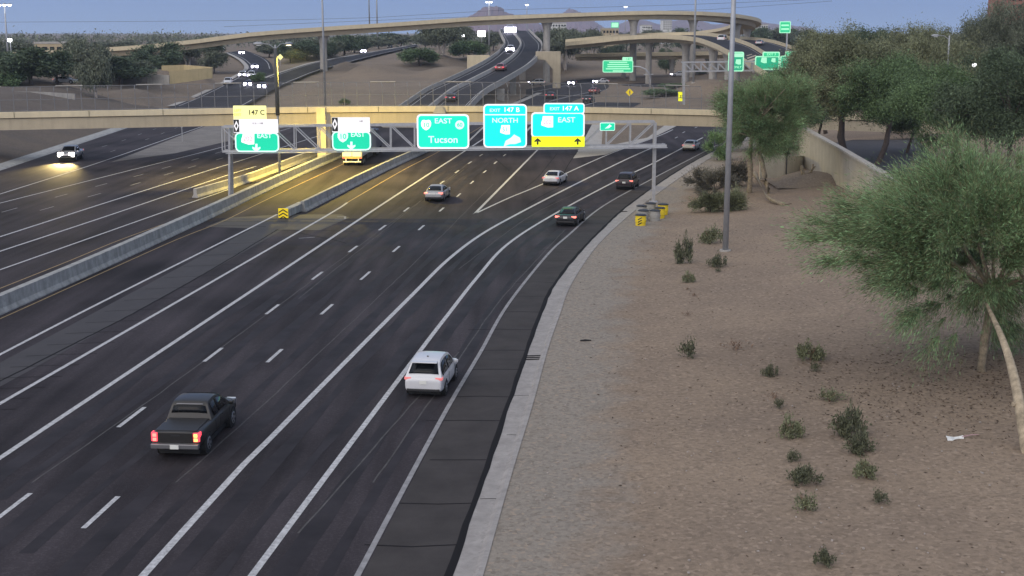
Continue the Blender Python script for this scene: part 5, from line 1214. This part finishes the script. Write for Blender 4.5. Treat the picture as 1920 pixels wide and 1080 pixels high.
# ---- shrub mass by the kerb, left of the pole
for px, py, r_, h_, m, lab in [(1340, 372, 1.9, 2.9, M_GREY, 'grey twiggy shrub left of the tall pole, tallest of the bank'), (1315, 356, 1.5, 2.0, M_GREY, 'low grey shrub nearest the kerb beyond the barrels'), (1332, 398, 1.4, 1.6, M_OLIVE, 'small olive shrub at the near end of the grey shrub bank'), (1378, 350, 1.6, 2.4, M_GREY, 'grey shrub between the tall pole and the bent trunks'), (1345, 300, 2.2, 3.6, M_PALO, 'green feathery shrub above the grey shrub bank beside the ramp'), (1372, 395, 1.2, 1.5, M_OLIVE, 'olive shrub just right of the tall pole above the fallen branch')]:
    q = PV(px, py); tree('shrub', lab, 'shrub', q, m, M_BARK_D, int(px), h_, r_, h_ * .5, h_ * .52, 120, 110, .5, .30, .05, 'spray', tr=.06, hang=.1, group='shrubs on the slope beside the ramp')
# stumps on the mound behind
q = PV(1512, 345); t = thing('tree_stump', 'pale forked cut tree stump on the dirt mound before the wall corner', 'stump', q)
b = MB(); b.tube([(-.3, 0, -.3), (-.45, 0, 1.2), (-.6, 0, 2.0)], [.22, .2, .17], 8); b.tube([(.5, .2, 1.2), (.7, .2, 2.2)], .09, 6); b.tube([(-.4, 0, 1.0), (.5, .2, 1.3), (.9, .3, 1.9)], .1, 6); b.build('trunk', M_BARK_P, t, smooth=True)
# dirt mound
c = PV(1522, 350); mb = MB(); nn = 20
for i in range(nn + 1):
    for j in range(nn + 1):
        u, v_ = i / nn * 2 - 1, j / nn * 2 - 1; rr_ = min(1, math.hypot(u, v_)); mb.v.append((c.x + .8 + u * 4.6, c.y + 4 + v_ * 5, c.z - .1 + 1.3 * (1 - rr_ ** 2) ** 1.2 + random.uniform(0, .08)))
for i in range(nn):
    for j in range(nn): a = i * (nn + 1) + j; mb.f.append((a, a + nn + 1, a + nn + 2, a + 1)); mb.m.append(0)
mb.build('dirt_mound', M_DIRT, smooth=True, kind='structure')
# ---- trees behind the wall at right
RG = 'trees behind the sound wall'
def rt(lab, px, base_z, Y, pcx, pcy, r, rz, leafm, bark, seed, style, k=110, per=120, ln=.55, wd=.16, tr=.25, cr=1.5, name='desert_tree', lean=0, hang=.2):
    q = PY(px, 300, Y); loc = Vector((q.x, Y, base_z)); c = PY(pcx, pcy, Y)
    return tree(name, lab, 'tree', loc, leafm, bark, seed, c.z, r, rz, c.z - base_z, int(k * 1.7), int(per * 2.4), cr * .8, ln * .55, wd * .55, style, trunks=((0, 0, c.x - loc.x, 0),), tr=tr, hang=hang, group=RG)
rt('large olive tree with a dark straight trunk behind the sound wall', 1587, 1.5, 156, 1580, 150, 8.0, 5.0, M_OLIVE, M_BARK_D, 21, 'leaf', 180, 150, .5, .16, .42, 1.5)
rt('green tree with a forked dark trunk beyond the large olive tree', 1642, 1.5, 150, 1675, 165, 6.5, 4.6, M_MIDG, M_BARK_D, 22, 'leaf', 130, 140, .5, .15, .3, 1.4)
rt('olive eucalyptus with pale branches left of the slim pole', 1745, 1.7, 196, 1745, 125, 7.5, 5.0, M_OLIVE, M_BARK_W, 23, 'droop', 120, 120, .7, .18, .25, 1.6)
rt('tall dark eucalyptus at the far upper right corner', 1880, 1.7, 205, 1885, 95, 9.5, 6.5, M_EUC, M_BARK_W, 24, 'droop', 170, 140, .7, .2, .4, 1.7)
rt('grey green tree between the slim pole and the corner eucalyptus', 1815, 1.7, 215, 1815, 108, 8.0, 5.0, M_EUC, M_BARK_W, 25, 'droop', 130, 120, .7, .2, .3, 1.7)
rt('bushy green tree rising directly behind the big palo verde', 1790, 1.7, 120, 1795, 200, 6.0, 3.5, M_MIDG, M_BARK_D, 26, 'leaf', 140, 150, .42, .13, .2, 1.2)
rt('dark green bushy tree at the right edge behind the big palo verde', 1890, 1.7, 112, 1900, 185, 6.0, 4.2, M_DKG, M_BARK_D, 27, 'leaf', 150, 150, .42, .14, .2, 1.2)
rt('tall dusky tree whose top meets the date line at right', 1700, 1.8, 235, 1690, 105, 9.0, 5.4, M_OLIVE, M_BARK_D, 28, 'leaf', 130, 130, .7, .22, .4, 1.8)
rt('yellowish olive tree above the far signs at right', 1545, 1.8, 200, 1540, 112, 5.6, 3.8, M_OLIVE, M_BARK_D, 29, 'leaf', 110, 120, .6, .18, .3, 1.4)
rt('grey green feathery tree in front of the overpass right end', 1475, 1.6, 165, 1475, 170, 5.6, 4.0, M_PALO, M_BARK_D, 30, 'spray', 140, 150, .5, .1, .25, 1.3)
rt('dusky green shrubby tree between the trunks behind the wall', 1700, 1.7, 165, 1720, 215, 4.2, 2.6, M_DKG, M_BARK_D, 31, 'leaf', 80, 110, .45, .15, .2, 1.1)
rt('dark spreading tree low behind the wall left of the dark trunk', 1530, 1.6, 172, 1545, 195, 4.5, 2.8, M_EUC, M_BARK_D, 32, 'leaf', 80, 110, .45, .15, .2, 1.1)
rt('round dark tree standing on the skyline at the right', 1630, 1.8, 270, 1620, 98, 8.5, 4.5, M_DKG, M_BARK_D, 33, 'leaf', 110, 120, .8, .25, .4, 1.8)
rt('dull green tree filling the gap left of the corner eucalyptus', 1850, 1.7, 160, 1845, 165, 6.0, 3.4, M_OLIVE, M_BARK_D, 34, 'leaf', 120, 130, .5, .16, .2, 1.3)
# ---- far trees: four kinds, copied
def proto(name, leafm, bark, seed, style, tr, trunks, r=4.2, rz=3.4, cz=6.2, k=130, per=80, ln=.70, wd=.19, cr=1.1):
    t = tree(name, '', 'tree', (0, 0, 0), leafm, bark, seed, 9, r, rz, cz, k, per, cr, ln, wd, style, trunks=trunks, tr=tr); return t
PRO = dict(dense=proto('dense_tree', M_DKG, M_BARK_D, 41, 'leaf', .22, ((0, 0, 0, 0),), cz=5.2, rz=3.6), euc=proto('eucalyptus_tree', M_EUC, M_BARK_W, 42, 'droop', .26, ((0, 0, -.4, 0), (.5, 0, 1.3, .2)), cz=6.8, rz=3.2),
           mid=proto('bushy_tree', M_MIDG, M_BARK_D, 43, 'leaf', .16, ((0, 0, 0, 0), (.4, .1, .8, 0)), cz=3.6, rz=2.4, r=4.4), olive=proto('olive_tree', M_EUC, M_BARK_D, 44, 'leaf', .2, ((0, 0, .2, 0),), cz=5.4, rz=3.4))
first = {k: True for k in PRO}
def ft(kind, px, base, top, wpx, lab, Y=None):
    if Y is None: q = PT(px, base)
    else: q = PY(px, base, Y); q.z = T(q.x, q.y) if Y > 270 else q.z
    zt = PY(px, top, q.y).z; hgt = max(1.5, zt - q.z); r = 1.18 * wpx / 2 * q.y / (F * cp); nat = {'dense': 9.0, 'euc': 10.2, 'mid': 6.2, 'olive': 9.1}[kind]
    sc = (r / 4.4, r / 4.4, hgt / nat); rz = random.uniform(0, 6.28)
    if first[kind]:
        t = PRO[kind]; t.location = q - Vector((0, 0, .1)); t.scale = sc; t.rotation_euler = (0, 0, rz); t['label'] = lab; t['group'] = 'trees beyond the overpass'; first[kind] = False; return t
    return dup(PRO[kind], q - Vector((0, 0, .1)), rz, sc, lab, 'trees beyond the overpass')
ft('mid', 18, 172, 135, 70, 'bright green bush at the left edge above the fence')
ft('dense', 60, 160, 82, 110, 'broad dark tree left of the white parked car')
ft('dense', 108, 158, 88, 70, 'dark tree directly behind the white parked car')
ft('euc', 160, 162, 72, 80, 'pale trunked eucalyptus right of the white parked car')
ft('euc', 180, 198, 105, 60, 'thin white stemmed sapling rising behind the overpass fence at left')
ft('dense', 228, 160, 100, 95, 'round dark green tree left of the cream retaining walls')
ft('dense', 300, 136, 74, 90, 'green spreading tree above the cream retaining walls', 400)
ft('olive', 268, 120, 78, 80, 'grey green tree behind the round dark green tree')
ft('euc', 355, 124, 76, 56, 'slim eucalyptus with a white trunk above the cream walls')
ft('olive', 402, 138, 88, 46, 'drooping small tree at the right end of the cream walls')
ft('olive', 20, 120, 70, 80, 'dusky tree behind the left street lamp')
ft('dense', 395, 105, 68, 44, 'dark tree at the start of the curved ramp')
ft('olive', 130, 110, 72, 70, 'dusky tree beside the half hidden beige building')
ft('olive', 215, 104, 74, 80, 'dusky tree between the truck headlights and the dark round tree')
ft('dense', 35, 150, 92, 90, 'dark tree just right of the left street lamp'); ft('dense', 190, 150, 98, 80, 'dark tree between the pale trunked eucalyptus and the dark round tree'); ft('olive', 250, 150, 108, 60, 'low grey tree touching the right side of the dark round tree'); ft('olive', 330, 112, 78, 70, 'dusky tree behind the slim white trunked eucalyptus')
ft('dense', 575, 112, 72, 60, 'dark tree left of the pale trunked tree above the far ramp'); ft('dense', 665, 100, 64, 54, 'second dark tree just right of the tallest one under the flyover'); ft('olive', 710, 92, 66, 50, 'grey tree around the foot of the pale sleeved mast'); ft('dense', 612, 112, 76, 40, 'dark tree at the foot of the left flyover column')
ft('mid', 487, 157, 136, 26, 'small olive shrub at the merge of the two left ramps')
ft('dense', 545, 118, 76, 56, 'dark trees edge first right of the twin headed light pole')
ft('olive', 505, 108, 76, 50, 'dusky tree behind the twin headed light pole')
ft('euc', 588, 108, 74, 60, 'pale trunked tree left of the flyover column above the far ramp')
ft('dense', 645, 104, 62, 66, 'tallest dark tree under the left half of the flyover')
ft('olive', 620, 106, 72, 40, 'tree in front of the left flyover column')
ft('olive', 683, 98, 68, 50, 'tree behind the blue headlit car')
ft('olive', 752, 88, 62, 50, 'faint grey tree right of the pale sleeved mast')
ft('euc', 826, 104, 45, 72, 'tall eucalyptus with splayed pale trunks right of the infield bush')
ft('euc', 862, 100, 44, 54, 'second tall eucalyptus close behind the splayed trunks')
ft('olive', 798, 92, 58, 46, 'small eucalyptus left of the splayed pale trunks')
ft('mid', 785, 124, 91, 62, 'single green bush on the brown infield')
ft('mid', 880, 112, 76, 60, 'green bush behind the left wing wall of the ramp')
ft('olive', 925, 96, 54, 40, 'dark tree beside the ramp crest, left side')
ft('olive', 1030, 100, 52, 54, 'dark tree hugging the outside of the ramp bend')
ft('euc', 1060, 130, 52, 66, 'tall grey eucalyptus behind the straddle pier')
ft('olive', 1085, 104, 48, 60, 'broad dark crown right of the straddle pier')
ft('euc', 1110, 114, 54, 44, 'pale stemmed tree left of the second flyover')
ft('dense', 1152, 112, 82, 50, 'round dark green tree under the second flyover above the mint sign')
ft('dense', 1250, 100, 86, 30, 'small dark tree between the flyover columns', 520)
for i, (px, top, wpx, lab) in enumerate([(1290, 48, 60, 'low skyline tree clump under the flyover between the last two columns'), (1225, 50, 50, 'skyline tree left of the last flyover columns'), (1420, 48, 50, 'skyline tree beyond the curl of the flyover'), (1450, 46, 60, 'skyline tree left of the distant pale green sign'), (1500, 50, 70, 'skyline tree behind the distant pale green sign'), (1175, 56, 40, 'skyline tree right of the second flyover column'), (1560, 62, 80, 'skyline tree above the olive tree at right'), (980, 60, 60, 'skyline tree beyond the ramp crest'), (720, 60, 70, 'skyline tree above the dark car on the far ramp'), (560, 64, 60, 'skyline tree left of the left flyover column')]):
    ft('olive' if i % 2 else 'dense', px, 80, top, wpx, lab, 700 + 25 * i)
for i, (px, base, wpx, lab) in enumerate([(1240, 182, 60, 'low green scrub at the left foot of the brown right slope'), (1262, 168, 40, 'second scrub clump between the lanes and the far gantry post'), (1300, 140, 40, 'green scrub under the second flyover beside the grey pole'), (645, 198, 18, 'tiny shrub peeping over the lit overpass parapet')]):
    ft('mid', px, base, base - wpx * .26, wpx, lab)
# ---- far-off wood along the skyline, one mass
rs = np.random.RandomState(90); cen = []; dr = []
for k in range(900):
    Y = rs.uniform(690, 1500); X = rs.uniform(-.55, .55) * Y
    if -30 < X < 60 and Y < 760: continue
    hh = rs.uniform(4, 9); r_ = rs.uniform(3, 7); n_ = 46
    p = rs.normal(size=(n_, 3)) * np.array([r_ * .5, r_ * .5, hh * .28]) + np.array([X, Y, 8 + hh * .5]); cen.append(p); dr.append(rs.normal(size=(n_, 3)))
o = link(bpy.data.objects.new('distant_trees', leaf_mesh('distant_trees', np.concatenate(cen), np.concatenate(dr), 1.9, .9, M_EUC, rs))); o['kind'] = 'stuff'
# ---- desert shrubs on the gravel verge
def shrub_mesh(seed, n, m, r, h):
    rs = np.random.RandomState(seed); k = 16; c = rs.normal(size=(k, 3)) * np.array([.45, .45, .3]) * r; c[:, 2] = np.abs(c[:, 2]) * h / r + .25 * h; cen = []; d = []
    for q in c:
        p = q + rs.normal(size=(n // k, 3)) * r * .17; cen.append(p); d.append(rs.normal(size=p.shape) * .7 + (p - np.array([0, 0, .1])) / r + np.array([0, 0, .4]))
    cen = np.concatenate(cen); cen[:, 2] = np.maximum(cen[:, 2], .03); return leaf_mesh('foliage', cen, np.concatenate(d), .13, .05, m, rs)
def stems(seed, r, h):
    rr = random.Random(seed); b = MB()
    for i in range(9): a = rr.uniform(0, 6.28); b.tube([(0, 0, -.05), (math.cos(a) * r * .2, math.sin(a) * r * .2, h * .4), (math.cos(a) * r * .5, math.sin(a) * r * .5, h * rr.uniform(.7, 1.0))], [.018, .014, .006], 4)
    return b
SM = [shrub_mesh(60 + i, (1500, 950, 520)[i], M_SHRUB, .6, .6) for i in range(3)] + [shrub_mesh(70, 130, M_DRY, .6, .4)]
ST = [stems(80 + i, .6, .55).build('stems', M_DRY).data for i in range(2)]
for o in list(bpy.data.objects):
    if o.name.startswith('stems') and o.parent is None: bpy.data.objects.remove(o)
for i, (px, py, wpx, hpx, v_, lab) in enumerate([
 (1281, 494, 30, 52, 0, 'tall thin shrub, first left of the tall grey pole'), (1331, 456, 36, 32, 0, 'shrub touching the left side of the tall grey pole, highest up the slope'), (1341, 500, 34, 26, 1, 'shrub at the foot of the tall grey pole'), (1346, 510, 12, 9, 2, 'tiny sprig just below the shrub at the foot of the pole'),
 (1290, 530, 26, 22, 1, 'small shrub below the tall thin shrub'), (1288, 544, 16, 8, 3, 'dry sprig just under the small shrub'), (1300, 556, 18, 10, 3, 'dry brown sprig, lower of two on the left of the slope'), (1290, 592, 20, 12, 3, 'faint dry twig halfway down the slope'),
 (1294, 670, 36, 42, 2, 'brownish shrub alone left on the middle of the slope'), (1380, 656, 42, 26, 3, 'dry withered plant right of the brownish shrub'), (1520, 676, 46, 38, 0, 'dense round dark shrub below the big palo verde left edge'), (1527, 697, 20, 24, 2, 'small sprig at the foot of the dense round shrub'),
 (1440, 706, 30, 26, 1, 'small round shrub between the dry plant and the dense round one'), (1555, 752, 50, 26, 2, 'low straggly shrub above the largest shrub'), (1452, 748, 26, 20, 3, 'dry twig above a tiny green tuft'), (1463, 764, 24, 20, 2, 'tiny green tuft above the left row of shrubs'),
 (1482, 822, 46, 46, 1, 'upper shrub of the left row of three on the lower slope'), (1490, 866, 32, 26, 2, 'small shrub in the left row just above its middle shrub'), (1504, 905, 54, 36, 0, 'middle shrub of the left row on the lower slope'), (1510, 956, 48, 42, 2, 'lowest straggly shrub of the left row'),
 (1592, 818, 56, 58, 0, 'largest dark shrub of all, upper half of a joined pair'), (1612, 850, 48, 42, 0, 'lower half of the joined pair of dark shrubs'), (1624, 896, 46, 42, 1, 'rounded shrub directly beneath the joined dark pair'), (1645, 942, 38, 28, 2, 'small shrub at the lower right of the rounded one'), (1548, 1060, 40, 40, 1, 'lone shrub at the bottom of the picture')]):
    q = PV(px, py); k = q.y / (F * cp); r = wpx / 2 * k; h = hpx * k * 1.05
    t = thing('desert_shrub', lab, 'shrub', q, random.uniform(0, 6.28), 'small desert shrubs on the gravel slope'); t.scale = (r / .62, r / .62, max(.3, h / .70))
    fo = link(bpy.data.objects.new('foliage', SM[v_]), t)
    if v_ < 3 and i % 3 == 1: fo.data = SM[v_].copy(); fo.data.materials[0] = M_OLIVE; link(bpy.data.objects.new('stems', ST[i % 2]), t)
# ---- small things on the ground
q = P(1005, 671); t = thing('drain_grate', 'dark slotted drain grate set in the pale gutter', 'grate', (q.x, q.y, .016))
b = MB()
for k in range(3): b.box((0, (k - 1) * .38, .012), (1.15 - .1 * k, .14, .02), rz=.12)
b.build('bar', M_CRACK, t)
q = P(1228, 396, .1); q = P(1170, 397); t = thing('drain_grate', 'small dark drain slot in the gutter near the crash barrels', 'grate', (q.x, q.y, .016)); b = MB(); b.box((0, 0, .01), (.6, .35, .02), rz=.3); b.build('bar', M_CRACK, t)
b = MB(); 
for px, py, w_ in [(975, 742, 1.1), (962, 816, .5), (912, 936, .9)]:
    a = P(px - 12, py); b.sweep([a + Vector((0, 0, .0)), a + Vector((w_ * .5, .03, 0)), a + Vector((w_, -.02, 0))], [(-.025, .016), (.025, .016)], close=False)
b.build('gutter_joint', M_CRACK, kind='structure')
q = PV(1791, 825); t = thing('litter_sheet', 'white sheet of litter lying on the gravel under the big palo verde', 'litter', q, .25)
b = MB()
for i in range(5):
    for j in range(3): b.v.append((-.36 + .18 * i, -.16 + .16 * j, .05 + .05 * math.sin(i * 1.3 + j)))
for i in range(4):
    for j in range(2): a = i * 3 + j; b.f.append((a, a + 3, a + 4, a + 1)); b.m.append(0)
t.rotation_euler = (.55, 0, .1)
o = b.build('sheet', mat('litter_white', (.62, .63, .62), .7, var=.1), t); sm = o.modifiers.new('thick', 'SOLIDIFY'); sm.thickness = .01
b = MB(); b.tube([(.3, .1, .06), (.8, .22, .04), (1.05, .2, .04)], [.025, .02, .01], 5); b.build('stick', mat('pink_stick', (.4, .25, .27), .7), t)
q = PV(1098, 640); b = MB(); b.tube([(-.3, 0, .03), (0, .03, .05), (.32, .1, .03)], [.05, .07, .03], 6); o = b.build('rubber_scrap', M_RUB); o.location = q; tag(o, 'dark scrap of tyre rubber on the pale gravel strip', 'debris')
b = MB(); rr = random.Random(5)
for k in range(260):
    px = rr.uniform(920, 1900); py = rr.uniform(470, 1075); q = PV(px, py)
    if q.x - GR(q.y) < .3: continue
    s_ = rr.uniform(.03, .08); b.box((q.x, q.y, q.z + s_ * .2), (s_, s_ * rr.uniform(.6, 1), s_ * .6), rz=rr.uniform(0, 3))
o = b.build('scattered_stones', mat('pale_stone', (.33, .29, .26), .9, var=.3, vscale=2), kind='stuff')

rs = np.random.RandomState(97); n_ = 2600; c = PV(1850, 760); cen = np.stack([c.x + rs.normal(size=n_) * 4.5, c.y + 3 + rs.normal(size=n_) * 4.5, np.zeros(n_)], 1)
cen = np.concatenate([cen, np.stack([rs.uniform(4, 22, 900), rs.uniform(34, 110, 900), np.zeros(900)], 1)])
cen = cen[[(a - GR(b_)) > .5 for a, b_ in cen[:, :2]]]; cen[:, 2] = [V(a - GR(b_)) + .03 for a, b_ in cen[:, :2]]
o = link(bpy.data.objects.new('leaf_litter', leaf_mesh('leaf_litter', cen, rs.normal(size=cen.shape) * np.array([1, 1, .1]), .16, .05, mat('leaf_litter_brown', (.085, .06, .042), .9, island=.5), rs))); o['kind'] = 'stuff'
# ================================================================= HAZE
mb = MB(); mb.box((0, 4400, 129.5), (19000, 10000, 281.0)); hz_o = mb.build('haze', None or M_WHITE, kind='stuff')
hm = bpy.data.materials.new('haze_air'); hm.use_nodes = True; ht = hm.node_tree; ht.nodes.clear()
hv = ht.nodes.new('ShaderNodeVolumePrincipled'); hv.inputs['Color'].default_value = (.72, .84, 1.0, 1); hv.inputs['Density'].default_value = .00011; hv.inputs['Anisotropy'].default_value = .3
ho = ht.nodes.new('ShaderNodeOutputMaterial'); ht.links.new(hv.outputs[0], ho.inputs['Volume']); hz_o.data.materials.clear(); hz_o.data.materials.append(hm)
S.cycles.volume_bounces = 1
